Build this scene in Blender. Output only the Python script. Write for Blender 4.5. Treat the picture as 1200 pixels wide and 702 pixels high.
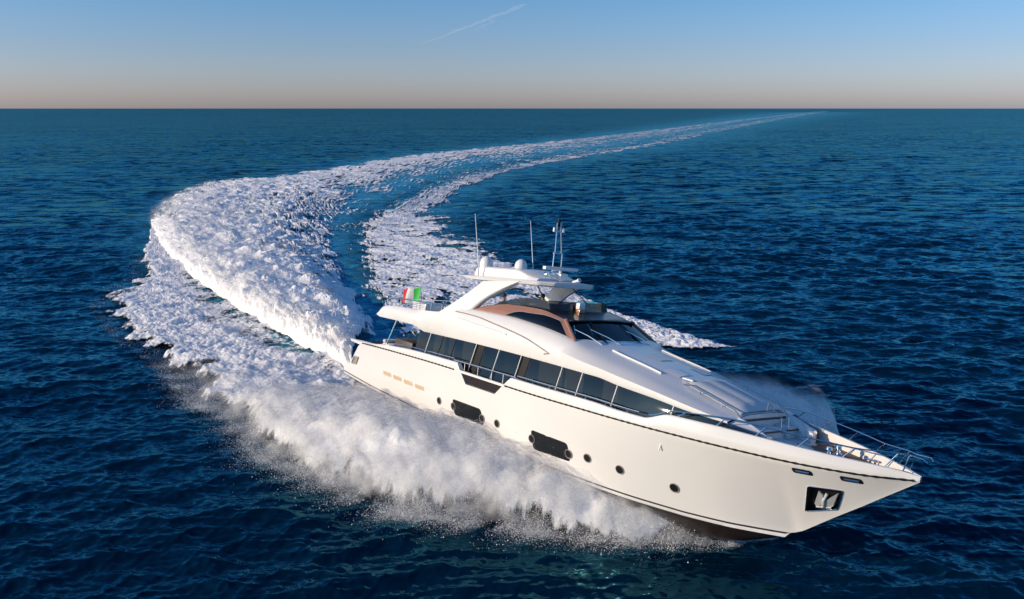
import bpy, bmesh, math
import numpy as np
from mathutils import Matrix, Vector
rad = math.radians
scene = bpy.context.scene
for o in list(bpy.data.objects): bpy.data.objects.remove(o)

# ---------------------------------------------------------------- camera
F_PX, CAM_H, PITCH = 958.5, 14.79, math.atan(224/958.5)      # focal length in pixels of a 1200 px wide frame
cam_data = bpy.data.cameras.new("camera"); cam = bpy.data.objects.new("camera", cam_data)
scene.collection.objects.link(cam); scene.camera = cam
cam_data.sensor_width = 36.0; cam_data.lens = 36.0*F_PX/1200
cam_data.clip_start = 0.5; cam_data.clip_end = 300000
cam.location = (0, 0, CAM_H); cam.rotation_euler = (rad(90)-PITCH, 0, 0)

# ---------------------------------------------------------------- sky and sun
SUN_EL, SUN_AZ = rad(18.0), rad(255.5)        # azimuth clockwise from +Y: the sun stands low on the left
world = bpy.data.worlds.new("World"); scene.world = world; world.use_nodes = True
nt = world.node_tree; nt.nodes.clear()
sky = nt.nodes.new("ShaderNodeTexSky"); sky.sky_type = 'NISHITA'; sky.sun_disc = False
sky.sun_elevation = SUN_EL; sky.sun_rotation = SUN_AZ
sky.altitude = 0; sky.air_density = 1.0; sky.dust_density = 0.8; sky.ozone_density = 2.0
bg = nt.nodes.new("ShaderNodeBackground"); bg.inputs[1].default_value = 0.105
wo = nt.nodes.new("ShaderNodeOutputWorld")
tint = nt.nodes.new("ShaderNodeMix"); tint.data_type = 'RGBA'; tint.blend_type = 'MULTIPLY'; tint.inputs[0].default_value = 1
# tint painted into the sky by elevation: warm low haze, cool blue above it
tc = nt.nodes.new("ShaderNodeTexCoord"); sx = nt.nodes.new("ShaderNodeSeparateXYZ"); nt.links.new(tc.outputs["Generated"], sx.inputs[0])
cr_ = nt.nodes.new("ShaderNodeValToRGB"); nt.links.new(sx.outputs[2], cr_.inputs[0]); el = cr_.color_ramp.elements
el[0].position = .004; el[0].color = (1.08, 1.07, 1.58, 1); el[1].position = .135; el[1].color = (.56, .93, 1.36, 1)
e_ = el.new(.068); e_.color = (.79, .94, 1.40, 1)
e_ = el.new(.5); e_.color = (.40, .86, 1.36, 1)
nt.links.new(cr_.outputs[0], tint.inputs[7])
nt.links.new(sky.outputs[0], tint.inputs[6]); nt.links.new(tint.outputs[2], bg.inputs[0]); nt.links.new(bg.outputs[0], wo.inputs[0])
sd = bpy.data.lights.new("sun", 'SUN'); sd.energy = 4.1; sd.angle = rad(0.5); sd.color = (1.0, 0.79, 0.56)
sun = bpy.data.objects.new("sun", sd); scene.collection.objects.link(sun)
SUN_DIR = Vector((math.sin(SUN_AZ)*math.cos(SUN_EL), math.cos(SUN_AZ)*math.cos(SUN_EL), math.sin(SUN_EL)))
sun.rotation_euler = SUN_DIR.to_track_quat('Z', 'Y').to_euler()
scene.view_settings.view_transform = 'Standard'; scene.view_settings.look = 'None'
scene.view_settings.exposure = 0.0; scene.view_settings.gamma = 1.0; scene.view_settings.use_curve_mapping = False
cy = scene.cycles
cy.use_denoising = True; cy.max_bounces = 10; cy.diffuse_bounces = 5; cy.glossy_bounces = 4
cy.transmission_bounces = 6; cy.transparent_max_bounces = 16; cy.volume_bounces = 12
cy.sample_clamp_indirect = 6.0

# ---------------------------------------------------------------- helpers
def spl(xs, ys):
    """monotone cubic through (xs, ys)"""
    xs = np.array(xs, float); ys = np.array(ys, float); h = np.diff(xs); d = np.diff(ys)/h
    m = np.zeros(len(xs)); m[0] = d[0]; m[-1] = d[-1]
    for i in range(1, len(xs)-1):
        m[i] = 0 if d[i-1]*d[i] <= 0 else 3*(h[i-1]+h[i])/((2*h[i]+h[i-1])/d[i-1]+(h[i]+2*h[i-1])/d[i])
    def f(x):
        x = np.clip(x, xs[0], xs[-1]); i = np.clip(np.searchsorted(xs, x)-1, 0, len(xs)-2)
        t = (x-xs[i])/h[i]
        return ((2*t**3-3*t**2+1)*ys[i]+(t**3-2*t**2+t)*h[i]*m[i]+(-2*t**3+3*t**2)*ys[i+1]+(t**3-t**2)*h[i]*m[i+1])
    return f
def lin(xs, ys): return lambda x: np.interp(x, xs, ys)
def sstep(a, b, x):
    t = np.clip((x-a)/(b-a), 0, 1); return t*t*(3-2*t)

def link(name, me, mats, parent=None, smooth=None):
    o = bpy.data.objects.new(name, me); scene.collection.objects.link(o)
    for m in (mats if isinstance(mats, (list, tuple)) else [mats]): me.materials.append(m)
    if parent is not None: o.parent = parent
    if smooth is not None:
        me.polygons.foreach_set("use_smooth", np.ones(len(me.polygons), bool))
        me.set_sharp_from_angle(angle=rad(smooth))
    return o
def tag(o, label=None, cat=None, group=None, kind=None):
    if label: o["label"] = label
    if cat: o["category"] = cat
    if group: o["group"] = group
    if kind: o["kind"] = kind
    return o

class MB:
    """collects faces of several shapes into one mesh"""
    def __init__(s): s.v = []; s.f = []; s.mi = []
    def add(s, vs, fs, mi=0):
        b = len(s.v); s.v += [tuple(map(float, p)) for p in vs]
        s.f += [tuple(b+i for i in q) for q in fs]
        s.mi += [mi]*len(fs) if isinstance(mi, int) else list(mi); return s
    def grid(s, G, mi=0, closed_u=False, closed_v=False):
        G = np.asarray(G, float); n, m = G.shape[:2]; fs = []
        for i in range(n if closed_u else n-1):
            for j in range(m if closed_v else m-1):
                i2, j2 = (i+1) % n, (j+1) % m
                fs.append((i*m+j, i2*m+j, i2*m+j2, i*m+j2))
        return s.add(G.reshape(-1, 3), fs, mi)
    def box(s, x0, x1, y0, y1, z0, z1, mi=0):
        v = [(x, y, z) for x in (x0, x1) for y in (y0, y1) for z in (z0, z1)]
        return s.add(v, [(0,1,3,2), (4,6,7,5), (0,4,5,1), (2,3,7,6), (0,2,6,4), (1,5,7,3)], mi)
    def prism(s, poly, axis, a0, a1, mi=0):
        """polygon in the two other axes, extruded along axis"""
        n = len(poly)
        def p(q, a):
            q = list(q); q.insert(axis, a); return q
        v = [p(q, a0) for q in poly]+[p(q, a1) for q in poly]
        return s.add(v, [tuple(range(n))[::-1], tuple(range(n, 2*n))]+[(i, (i+1) % n, n+(i+1) % n, n+i) for i in range(n)], mi)
    def tube(s, pts, r, n=8, mi=0, cap=True):
        pts = [Vector(p) for p in pts]; k = len(pts); rs = r if hasattr(r, '__len__') else [r]*k
        up = Vector((0, 0, 1)); rings = []; prev = None
        for i in range(k):
            d = (pts[min(i+1, k-1)]-pts[max(i-1, 0)]).normalized()
            a = prev if prev is not None else (up if abs(d.z) < .9 else Vector((1, 0, 0)))
            a = (a-d*a.dot(d)).normalized(); b = d.cross(a); prev = a
            rings.append([pts[i]+(a*math.cos(2*math.pi*j/n)+b*math.sin(2*math.pi*j/n))*rs[i] for j in range(n)])
        b0 = len(s.v); s.grid([[tuple(q) for q in R_] for R_ in rings], mi, closed_v=True)
        if cap:
            s.f += [tuple(b0+j for j in range(n))[::-1], tuple(b0+(k-1)*n+j for j in range(n))]; s.mi += [mi, mi]
        return s
    def lathe(s, prof, c, axis=(0, 0, 1), n=20, mi=0):
        ax = Vector(axis).normalized(); a = ax.orthogonal().normalized(); b = ax.cross(a); c = Vector(c)
        G = [[tuple(c+ax*h+(a*math.cos(2*math.pi*j/n)+b*math.sin(2*math.pi*j/n))*max(r, 1e-4)) for j in range(n)] for r, h in prof]
        return s.grid(G, mi, closed_v=True)
    def build(s, name, mats, parent=None, smooth=35, doubles=None, off=(0, 0, 0), fixn=True, bev=0):
        bm = bmesh.new(); vs = [bm.verts.new((p[0]-off[0], p[1]-off[1], p[2]-off[2])) for p in s.v]
        for q, mi in zip(s.f, s.mi):
            if len(set(q)) < 3: continue
            try: fc = bm.faces.new([vs[i] for i in q]); fc.material_index = mi
            except ValueError: pass
        if doubles: bmesh.ops.remove_doubles(bm, verts=bm.verts, dist=doubles)
        bmesh.ops.dissolve_degenerate(bm, dist=1e-5, edges=bm.edges)
        if fixn: bmesh.ops.recalc_face_normals(bm, faces=bm.faces)
        if bev:
            es = [e for e in bm.edges if len(e.link_faces) == 2 and e.calc_face_angle(0) > rad(40)]
            bmesh.ops.bevel(bm, geom=es, offset=bev, segments=2, profile=.5, affect='EDGES', clamp_overlap=True)
        me = bpy.data.meshes.new(name); bm.to_mesh(me); bm.free()
        return link(name, me, mats, parent, smooth)

# ---- noise in numpy (gradient noise on hashed lattice)
def _hash(ix, iy, iz, seed):
    h = (ix.astype(np.uint32)*np.uint32(374761393) + iy.astype(np.uint32)*np.uint32(668265263)
         + iz.astype(np.uint32)*np.uint32(2147483647) + np.uint32(seed)*np.uint32(1274126177))
    h = (h ^ (h >> np.uint32(13)))*np.uint32(1274126177); h = (h ^ (h >> np.uint32(16)))*np.uint32(2246822519)
    return h ^ (h >> np.uint32(13))
def pnoise(x, y, seed=0):
    """2D gradient noise, roughly -1..1"""
    x = np.asarray(x, np.float64); y = np.asarray(y, np.float64)
    x0 = np.floor(x); y0 = np.floor(y); fx = (x-x0).astype(np.float32); fy = (y-y0).astype(np.float32)
    ix = x0.astype(np.int64); iy = y0.astype(np.int64); z = np.zeros_like(ix)
    u = fx*fx*fx*(fx*(fx*6-15)+10); v = fy*fy*fy*(fy*(fy*6-15)+10)
    def g(dx, dy):
        a = _hash(ix+dx, iy+dy, z, seed).astype(np.float32)*np.float32(2*math.pi/4294967296.0)
        return np.cos(a)*(fx-dx)+np.sin(a)*(fy-dy)
    with np.errstate(over='ignore'):
        n00, n10, n01, n11 = g(0, 0), g(1, 0), g(0, 1), g(1, 1)
    return 1.5*((n00*(1-u)+n10*u)*(1-v)+(n01*(1-u)+n11*u)*v)
def fbm(x, y, octs=4, seed=0, gain=.5):
    s = 0; a = 1; t = 0
    for i in range(octs): s = s+a*pnoise(x*2**i+17.3*i, y*2**i-9.1*i, seed+i); t += a; a *= gain
    return s/t
def billow(x, y, octs=4, seed=0, gain=.55):
    """rounded puffs with sharp valleys, 0..1"""
    s = 0; a = 1; t = 0
    for i in range(octs): s = s+a*(np.abs(pnoise(x*2**i+7.3*i, y*2**i-3.7*i, seed+i))); t += a; a *= gain
    return np.clip(s/t*1.7, 0, 1.6)

# ---------------------------------------------------------------- materials
def nodes(name):
    m = bpy.data.materials.new(name); m.use_nodes = True; n = m.node_tree
    return m, n, n.nodes["Principled BSDF"]
def N(n, typ, ins=(), **kw):
    d = n.nodes.new(typ)
    for k, v in kw.items(): setattr(d, k, v)
    for k, v in dict(ins).items():
        if hasattr(v, 'is_output') or isinstance(v, bpy.types.NodeSocket): n.links.new(v, d.inputs[k])
        else: d.inputs[k].default_value = v
    return d
def noise(n, scale, detail=4, rough=.55, vec=None, dim='3D'):
    d = N(n, "ShaderNodeTexNoise", {"Scale": scale, "Detail": detail, "Roughness": rough}); d.noise_dimensions = dim
    if vec is not None: n.links.new(vec, d.inputs["Vector"])
    return d
def ramp(n, fac, stops):
    d = n.nodes.new("ShaderNodeValToRGB"); n.links.new(fac, d.inputs[0]); el = d.color_ramp.elements
    while len(el) < len(stops): el.new(.5)
    for e, (p, c) in zip(el, stops): e.position = p; e.color = c if len(c) == 4 else (*c, 1)
    return d
def simple(name, col, rough=.4, metal=0, spec=.5, coat=0, var=.06, scale=3., bump=0, bscale=60.):
    m, n, b = nodes(name)
    oc = N(n, "ShaderNodeTexCoord").outputs["Object"]
    tx = noise(n, scale, 5, .6, oc)
    c1 = tuple(max(0, c*(1-var)) for c in col); c2 = tuple(min(1, c*(1+var)) for c in col)
    r = ramp(n, tx.outputs["Fac"], [(.3, c1), (.7, c2)])
    n.links.new(r.outputs[0], b.inputs["Base Color"])
    r2 = N(n, "ShaderNodeMapRange", {0: tx.outputs["Fac"], 1: .3, 2: .7, 3: rough*.85, 4: rough*1.2}); n.links.new(r2.outputs[0], b.inputs["Roughness"])
    b.inputs["Metallic"].default_value = metal; b.inputs["Specular IOR Level"].default_value = spec
    b.inputs["Coat Weight"].default_value = coat; b.inputs["Coat Roughness"].default_value = .14
    if bump:
        t2 = noise(n, bscale, 4, .6, oc); bp = N(n, "ShaderNodeBump", {"Height": t2.outputs["Fac"], "Strength": bump, "Distance": .01})
        n.links.new(bp.outputs[0], b.inputs["Normal"])
    return m
M = {}
M['gel'] = simple("white_gelcoat", (.80, .775, .74), .28, coat=.5, var=.015, scale=.6)
M['hull'] = simple("hull_gelcoat", (.80, .77, .725), .22, coat=.7, var=.02, scale=.35)
M['deckwhite'] = simple("nonskid_white", (.74, .73, .71), .6, var=.04, scale=2, bump=.3)
M['cushion'] = simple("cushion_fabric", (.70, .69, .67), .8, var=.05, scale=6, bump=.4, bscale=90)
M['boot'] = simple("bootstripe_white", (.78, .77, .74), .3, coat=.4)
M['antifoul'] = simple("antifouling", (.035, .022, .018), .35, var=.3, coat=.3)
M['dark'] = simple("black_trim", (.012, .012, .013), .5, spec=.2, var=.2)
M['galv'] = simple("galvanised_steel", (.62, .62, .60), .4, metal=.3)
M['panel'] = simple("dark_brown_panel", (.035, .022, .017), .15, var=.1)
M['grey'] = simple("grey_trim", (.30, .27, .24), .4, var=.1)
M['steel'] = simple("polished_steel", (.78, .78, .78), .13, metal=1, var=.03)
M['brown'] = simple("copper_brown_paint", (.40, .19, .115), .32, metal=.15, coat=.6, var=.05)
M['roof'] = simple("dark_roof_paint", (.020, .017, .017), .3, coat=.5, var=.15)
M['teak'] = simple("teak_deck", (.16, .085, .05), .65, var=.2, scale=8)
M['locker'] = simple("dark_locker", (.075, .05, .038), .5, var=.1)
M['vent'] = simple("beige_vent", (.55, .42, .26), .5, var=.1)
M['plastic'] = simple("white_plastic", (.82, .81, .79), .35, var=.02)
M['curtain'] = simple("beige_blind", (.34, .31, .25), .8, var=.1, scale=5)
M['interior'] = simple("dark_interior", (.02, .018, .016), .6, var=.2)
def glass(name, tint, trans, rough=.02):
    m, n, b = nodes(name); n.nodes.remove(b); out = n.nodes["Material Output"]
    oc = N(n, "ShaderNodeTexCoord").outputs["Object"]; tx = noise(n, .8, 2, .5, oc)
    bp = N(n, "ShaderNodeBump", {"Height": tx.outputs["Fac"], "Strength": .25, "Distance": .02})
    t = N(n, "ShaderNodeBsdfTransparent", {"Color": (*tint, 1)})
    d = N(n, "ShaderNodeBsdfDiffuse", {"Color": (.006, .008, .010, 1)})
    mx = N(n, "ShaderNodeMixShader", {0: 1-trans, 1: t.outputs[0], 2: d.outputs[0]})
    g = N(n, "ShaderNodeBsdfGlossy", {"Roughness": rough, "Normal": bp.outputs[0]})
    fr = N(n, "ShaderNodeFresnel", {"IOR": 1.62, "Normal": bp.outputs[0]})
    m2 = N(n, "ShaderNodeMixShader", {0: fr.outputs[0], 1: mx.outputs[0], 2: g.outputs[0]})
    n.links.new(m2.outputs[0], out.inputs[0]); return m
M['glass'] = glass("tinted_glass", (.30, .31, .295), .8)
M['glassdark'] = glass("dark_glass", (.10, .12, .13), .6)
M['glassclear'] = glass("windscreen_glass", (.20, .27, .30), .75)
# ================================================================ the yacht (local frame: x forward from the stern, y to port, z up)
HEEL, TRIM, HEAD = rad(10.53), rad(2.79), rad(-51.63)
Rz = Matrix.Rotation(HEAD, 4, 'Z'); Ry = Matrix.Rotation(-TRIM, 4, 'Y'); Rx = Matrix.Rotation(-HEEL, 4, 'X')
yacht = bpy.data.objects.new("motor_yacht", None); scene.collection.objects.link(yacht)
YM = Matrix.Translation((1.802, 32.538, 0.2)) @ Rz @ Ry @ Rx
yacht.matrix_world = YM
tag(yacht, "white motor yacht heeling in a fast turn with its bow towards the lower right", "yacht")
O = (14, 0, 0)
def part(mb, name, mats, parent=None, **k):
    o = mb.build(name, mats, parent or yacht, off=O, **k); return o

rub = spl([0,2.2,6,10,15,19,22,25,27.5,29.03], [2.72,2.90,3.10,3.24,3.31,3.39,3.42,3.44,3.52,3.67])
boot = lin([0,3.3,7.4,10.5,13.6,17,20,22.3,23.8,25.4,25.76,26.74,27.48,28.18,29.03], [1.10,.94,.86,.85,.8,.77,.75,.72,.76,.85,1.05,1.84,2.41,2.97,3.64])
keel = lin([0,15,18,20,22,23.66,24.86,25.4,25.76,26.74,27.48,28.18,29.03], [-.55,-.9,-.95,-.88,-.6,-.06,.5,.85,1.05,1.84,2.41,2.97,3.64])
gun = spl([0,2,7.2,11,15,19,20.2,21.1,22.1,23.5,25,26.9,28.35,29.03], [2.95,3.04,3.46,3.6,3.70,3.76,3.72,3.72,4.02,4.03,3.99,3.93,3.88,3.80])
Sy = spl([0,3,7,11,16,19,21,23,25,26.5,28,28.8,29.03], [2.9,3.15,3.3,3.36,3.36,3.22,2.98,2.55,1.95,1.4,.65,.17,.05])
Cy0 = spl([0,4,10,15,18,20,22,23.5,24.6,25.4], [2.95,3.05,3.12,3.05,2.75,2.4,1.75,1.15,.55,.05])
Cy = lambda x: np.where(x < 25.4, Cy0(x), .03)
def hy(x, z):
    """half breadth of the topsides"""
    t = np.clip((z-boot(x))/(rub(x)-boot(x)), 0, 1); w = sstep(14, 24, x)
    g = (1-w)*(1-(1-t)**1.8)+w*t**1.1
    return Cy(x)+(Sy(x)-Cy(x))*g
def deckz(x): return 2.72+.5*sstep(20.6, 22.6, x)+.36*sstep(25.15, 25.22, x)
xend = lin([-1, 1.5, 1.55, 2.15, 2.6, 3.1], [0, 0, .55, .95, 1.25, 1.9])
def sternx(x, z): return np.where(x < 4, xend(z)+x*(4-xend(z))/4, x)

def hull_half(s):
    xs = np.concatenate([np.linspace(0, 20, 81)[:-1], np.linspace(20, 28.6, 70)[:-1], np.linspace(28.6, 29.03, 8)])
    G = []; inner = []
    for x in xs:
        zB, zK, yB, yS, zR, zG = boot(x), keel(x), Cy(x), Sy(x), rub(x), gun(x)
        col = []
        zb1, zb2 = zB-.17, zB-.06
        if x > 25.35: zb1 = zb2 = zB; 
        for t in (0, .3, .6, .85): col.append((yB*t*.97, zK+(zb1-zK)*t**1.3))
        k = min(1, max(0, (25.4-x)/3)); dd = .05*k
        col += [(yB-dd, zb1), (yB-dd*.4, zb2), (yB, zB)]
        for t in np.linspace(0, 1, 15)[1:]:
            z = zB+(zR-zB)*t; col.append((float(hy(x, z)), z))
        th = min(.17, yS*.5)
        col += [(yS+.004, zR+(zG-zR)*.4), (yS-.01, zG-.07), (yS-.04*min(1, yS), zG-.015), (yS-.09*min(1, yS), zG), (yS-th, zG-.01)]
        G.append([(float(sternx(x, z)), s*y, z) for y, z in col])
        zd = max(deckz(x)-.04, float(keel(x))+.12)
        inner.append([(float(sternx(x, zG-.01)), s*(yS-th), zG-.01), (x, s*max(.004, min(yS-th-.02, float(hy(x, (zG+zd)/2))-.06)), (zG+zd)/2), (x, s*max(.004, min(yS-th-.05, float(hy(x, zd))-.06)), min(zd, zG-.1))])
    return xs, np.array(G), np.array(inner)
hull = MB(); cols = {}
for s in (-1, 1):
    xs, G, I = hull_half(s); m = G.shape[1]
    mi = []
    for i in range(len(xs)-1):
        for j in range(m-1): mi.append(1 if j < 4 else (2 if j == 4 else (1 if j == 5 else 0)))
    hull.grid(G, mi); hull.grid(I, 0); cols[s] = G
for i in range(m-1):                                   # transom strips
    a, b = cols[-1][0], cols[1][0]; hull.add([a[i], a[i+1], b[i+1], b[i]], [(0, 1, 2, 3)], 1 if i < 4 else 0)
hull_o = part(hull, "hull", [M['hull'], M['antifoul'], M['boot']], doubles=.004, smooth=40)

# openings cut through the topsides: the side balconies and the anchor pockets
def cut(poly, inside, yside):
    me = hull_o.data; bm = bmesh.new(); bm.from_mesh(me)
    n = len(poly); cx = sum(p[0] for p in poly)/n; cz = sum(p[1] for p in poly)/n
    for i in range(n):
        (x0, z0), (x1, z1) = poly[i], poly[(i+1) % n]
        lo, hi = min(p[0] for p in poly)-.6, max(p[0] for p in poly)+.6
        fs = [f for f in bm.faces if lo < f.calc_center_median().x+14 < hi and f.calc_center_median().y*yside > 0 and min(p[1] for p in poly)-.6 < f.calc_center_median().z < max(p[1] for p in poly)+.6]
        ge = fs+list({e for f in fs for e in f.edges})+list({v for f in fs for v in f.verts})
        bmesh.ops.bisect_plane(bm, geom=ge, plane_co=(x0-14, 0, z0), plane_no=(-(z1-z0), 0, x1-x0), dist=1e-4)
    def ins(x, z):
        sg = [((poly[(i+1) % n][0]-poly[i][0])*(z-poly[i][1])-(poly[(i+1) % n][1]-poly[i][1])*(x-poly[i][0])) > 0 for i in range(n)]
        return all(sg) or not any(sg)
    dl = [f for f in bm.faces if f.calc_center_median().y*yside > 0 and ins(f.calc_center_median().x+14, f.calc_center_median().z) and abs(f.calc_center_median().y) > inside]
    bmesh.ops.delete(bm, geom=dl, context='FACES'); bm.to_mesh(me); bm.free()
    me.set_sharp_from_angle(angle=rad(40))
BAL = [(10.55, 3.9), (11.6, 2.80), (13.62, 2.83), (14.75, 3.9)]
ANC = [(26.22, 2.74), (27.12, 2.84), (26.83, 2.12), (25.95, 1.80)]
for s in (-1, 1):
    cut(BAL, 2, s); cut(ANC, .0, s)

def hp(x, z, s, off=0.0):
    """point on the topsides pushed out by off"""
    return (float(x), float(s*(hy(x, z)+off)), float(z))
def hull_panel(outline, s, off, thick=.03):
    """thin plate following the topsides: outline in (x, z)"""
    n = len(outline); cx = np.mean([p[0] for p in outline]); cz = np.mean([p[1] for p in outline]); mb = MB()
    rings = []
    for k in (1, .66, .33): rings.append([hp(cx+(x-cx)*k, cz+(z-cz)*k, s, off) for x, z in outline])
    back = [hp(x, z, s, off-thick) for x, z in outline]
    mb.grid([back]+rings, closed_v=True); b = len(mb.v); mb.add([hp(cx, cz, s, off)], [])
    mb.f += [(2*n+n+j, 2*n+n+(j+1) % n, b) for j in range(n)]; mb.mi += [0]*n
    return mb
def circ(cx, cz, r, n=18, rx=1.0): return [(cx+r*rx*math.cos(2*math.pi*i/n), cz+r*math.sin(2*math.pi*i/n)) for i in range(n)]
def rrect(c4, k=.12, n=4):
    """quad with rounded corners"""
    out = []
    for i in range(4):
        p = np.array(c4[i]); a = np.array(c4[i-1]); b = np.array(c4[(i+1) % 4])
        da = (a-p)/np.linalg.norm(a-p); db = (b-p)/np.linalg.norm(b-p)
        for t in np.linspace(0, 1, n):
            q = (1-t)**2*(p+da*k)+2*t*(1-t)*p+t*t*(p+db*k); out.append(tuple(q))
    return out

for s in (-1, 1):
    for q in ([(10.70, 1.97), (12.74, 2.0), (12.98, 1.36), (10.88, 1.30)], [(15.95, 1.97), (17.85, 1.93), (17.95, 1.25), (16.07, 1.22)]):
        w = part(hull_panel(rrect(q, .14), s, .012), "hull_window", M['glassdark'])
        a = (np.array(q[0])+np.array(q[3]))/2; b = (np.array(q[1])+np.array(q[2]))/2
        for (cx, cz), dz in ((a, 0.02), (b, -.05)):
            p = part(hull_panel(circ(cx, cz+dz, .155), s, .022), "opening_port", M['dark'], w)
            ring = MB().tube([hp(x, z, s, .028) for x, z in circ(cx, cz+dz, .16)+[circ(cx, cz+dz, .16)[0]]], .016, 6, cap=False)
            part(ring, "port_rim", M['grey'], w)
    for x, z in ((9.66, 1.64), (13.86, 1.67), (18.78, 1.63), (20.15, 1.59), (22.1, 1.49)):
        p = part(hull_panel(circ(x, z, .15), s, .010), "porthole", M['dark'])
        part(MB().tube([hp(a, c, s, .016) for a, c in circ(x, z, .155)+[circ(x, z, .155)[0]]], .018, 6, cap=False), "port_rim", M['grey'], p)
    for i in range(4):
        x = 4.5+i*1.02; z = 1.96-.0*i
        part(hull_panel(rrect([(x, z), (x+.78, z+.02), (x+.84, z-.17), (x+.06, z-.19)], .05), s, .008), "engine_vent", M['vent'])
    for x, z in ((26.19, 3.21), (27.43, 3.28)):
        f = part(hull_panel(rrect([(x-.28, z+.075), (x+.26, z+.10), (x+.28, z-.065), (x-.26, z-.09)], .07), s, .014), "fairlead", M['dark'])
        part(MB().tube([hp(x-.18, z-.01, s, .02), hp(x+.18, z+.005, s, .02)], .035, 8), "roller", M['steel'], f)
    # rubbing strake: dark twisted line with a bright edge
    rx = np.concatenate([np.linspace(2.0, 10.75, 60), ]); mb = MB()
    for a, b in ((2.0, 10.72), (14.2, 28.9)):
        X = np.linspace(a, b, 120); mb.tube([(x, s*(float(Sy(x))+.004), float(rub(x))) for x in X], [.030+.009*math.sin(x*22) for x in X], 6)
    part(mb, "rub_rail", M['dark'], smooth=60)
    X = np.linspace(10.7, 14.25, 20)
    part(MB().grid([[(x, s*(float(Sy(x))+dy), float(rub(x))+dz) for dy, dz in ((.02, -.05), (.02, .05), (-.10, .05), (-.10, -.05))] for x in X], closed_v=True), "balcony_beam", M['gel'])
    # balcony: frame edges, tinted lower panel, rail posts
    mb = MB()
    for (x0, z0), (x1, z1) in ((BAL[0], BAL[1]), (BAL[1], BAL[2]), (BAL[2], BAL[3])):
        d = np.array([x1-x0, z1-z0]); d = d/np.linalg.norm(d); nn = np.array([d[1], -d[0]])*.02
        zt0, zt1 = min(z0, float(gun(x0))-.02), min(z1, float(gun(x1))-.02)
        f0 = (zt0-z0)/(z1-z0) if z0 != zt0 else 0; f1 = (zt1-z0)/(z1-z0) if z1 != zt1 else 1
        p0 = np.array([x0, z0])+np.array([x1-x0, z1-z0])*f0; p1 = np.array([x0, z0])+np.array([x1-x0, z1-z0])*f1
        mb.prism([tuple(p0), tuple(p1), tuple(p1+nn), tuple(p0+nn)], 1, s*3.16, s*3.345)
    part(mb, "balcony_frame", M['gel'])
    part(MB().prism([(11.10, 3.22), (11.62, 2.83), (13.60, 2.86), (14.02, 3.24)], 1, s*3.27, s*3.29), "balcony_panel", M['panel'])
    mb = MB(); top = [(x, s*3.30, float(gun(x))+.05) for x in np.linspace(10.5, 14.8, 8)]
    mb.tube(top, .022, 8)
    for x in (11.35, 12.3, 13.25, 14.0): mb.tube([(x, s*3.30, float(rub(x))+.05), (x, s*3.30, float(gun(x))+.05)], .02, 8)
    part(mb, "balcony_railing", M['steel'])
    # anchor pocket
    mb = MB(); inn = [(x, s*max(.02, float(hy(x, z))-.26), z) for x, z in ANC]; outr = [hp(x, z, s, .0) for x, z in ANC]
    mb.grid([outr, inn], closed_v=True); mb.add(inn, [(0, 1, 2, 3)])
    pk = part(mb, "anchor_pocket", M['dark'], smooth=None)
    rim = MB().tube([hp(x, z, s, .012) for x, z in rrect(ANC, .05, 3)+[rrect(ANC, .05, 3)[0]]], .024, 6, cap=False)
    part(rim, "pocket_rim", M['steel'], pk)
    def ap(u, v, off):
        q = np.array(ANC); p = (q[0]*(1-u)+q[1]*u)*(1-v)+(q[3]*(1-u)+q[2]*u)*v
        return (float(p[0]), float(s*(hy(*p)+off)), float(p[1]))
    mb = MB()
    for fl in ([(.30, .14), (.42, .30), (.50, .62), (.36, .86), (.22, .70)], [(.86, .16), (.66, .42), (.54, .62), (.60, .90), (.80, .84)]):
        a = [ap(u, v, -.03-.08*abs(u-.5)) for u, v in fl]; b = [ap(u, v, -.12) for u, v in fl]; n = len(fl)
        mb.add(a+b, [tuple(range(n)), tuple(range(n, 2*n))[::-1]]+[(i, (i+1) % n, n+(i+1) % n, n+i) for i in range(n)])
    mb.tube([ap(.5, .25, -.16), ap(.5, .55, -.02), ap(.52, .85, -.03)], .05, 8)
    mb.tube([ap(.28, .82, -.06), ap(.76, .90, -.06)], .035, 8)
    part(mb, "anchor", M['galv'], pk, smooth=20)

# stern quarter: platform, recess with rail
mb = MB().prism([(-.05, 1.08), (1.9, 1.08), (1.9, 1.22), (-.05, 1.22)], 1, -2.72, 2.72); part(mb, "swim_platform", M['teak'], bev=.03)
for s in (-1, 1):
    q = rrect([(1.02, 2.06), (1.62, 2.08), (1.42, 1.66), (.84, 1.60)], .06)
    r_ = part(hull_panel(q, s, .014), "stern_recess", M['grey']); part(MB().tube([hp(.95, 1.7, s, .05), hp(1.2, 2.0, s, .05)], .02, 6), "grab_bar", M['steel'], r_)

# decks
mb = MB(); X = np.concatenate([np.linspace(1.9, 20.6, 40), np.linspace(20.8, 25.14, 22), np.linspace(25.15, 25.23, 4), np.linspace(25.3, 28.7, 24)])
mb.grid([[(x, y*max(.01, min(float(Sy(x))-.17, float(hy(x, float(deckz(x))))-.04)), float(deckz(x))) for y in np.linspace(-1, 1, 9)] for x in X if deckz(x) > keel(x)+.1]); part(mb, "main_deck", M['teak'])

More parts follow.
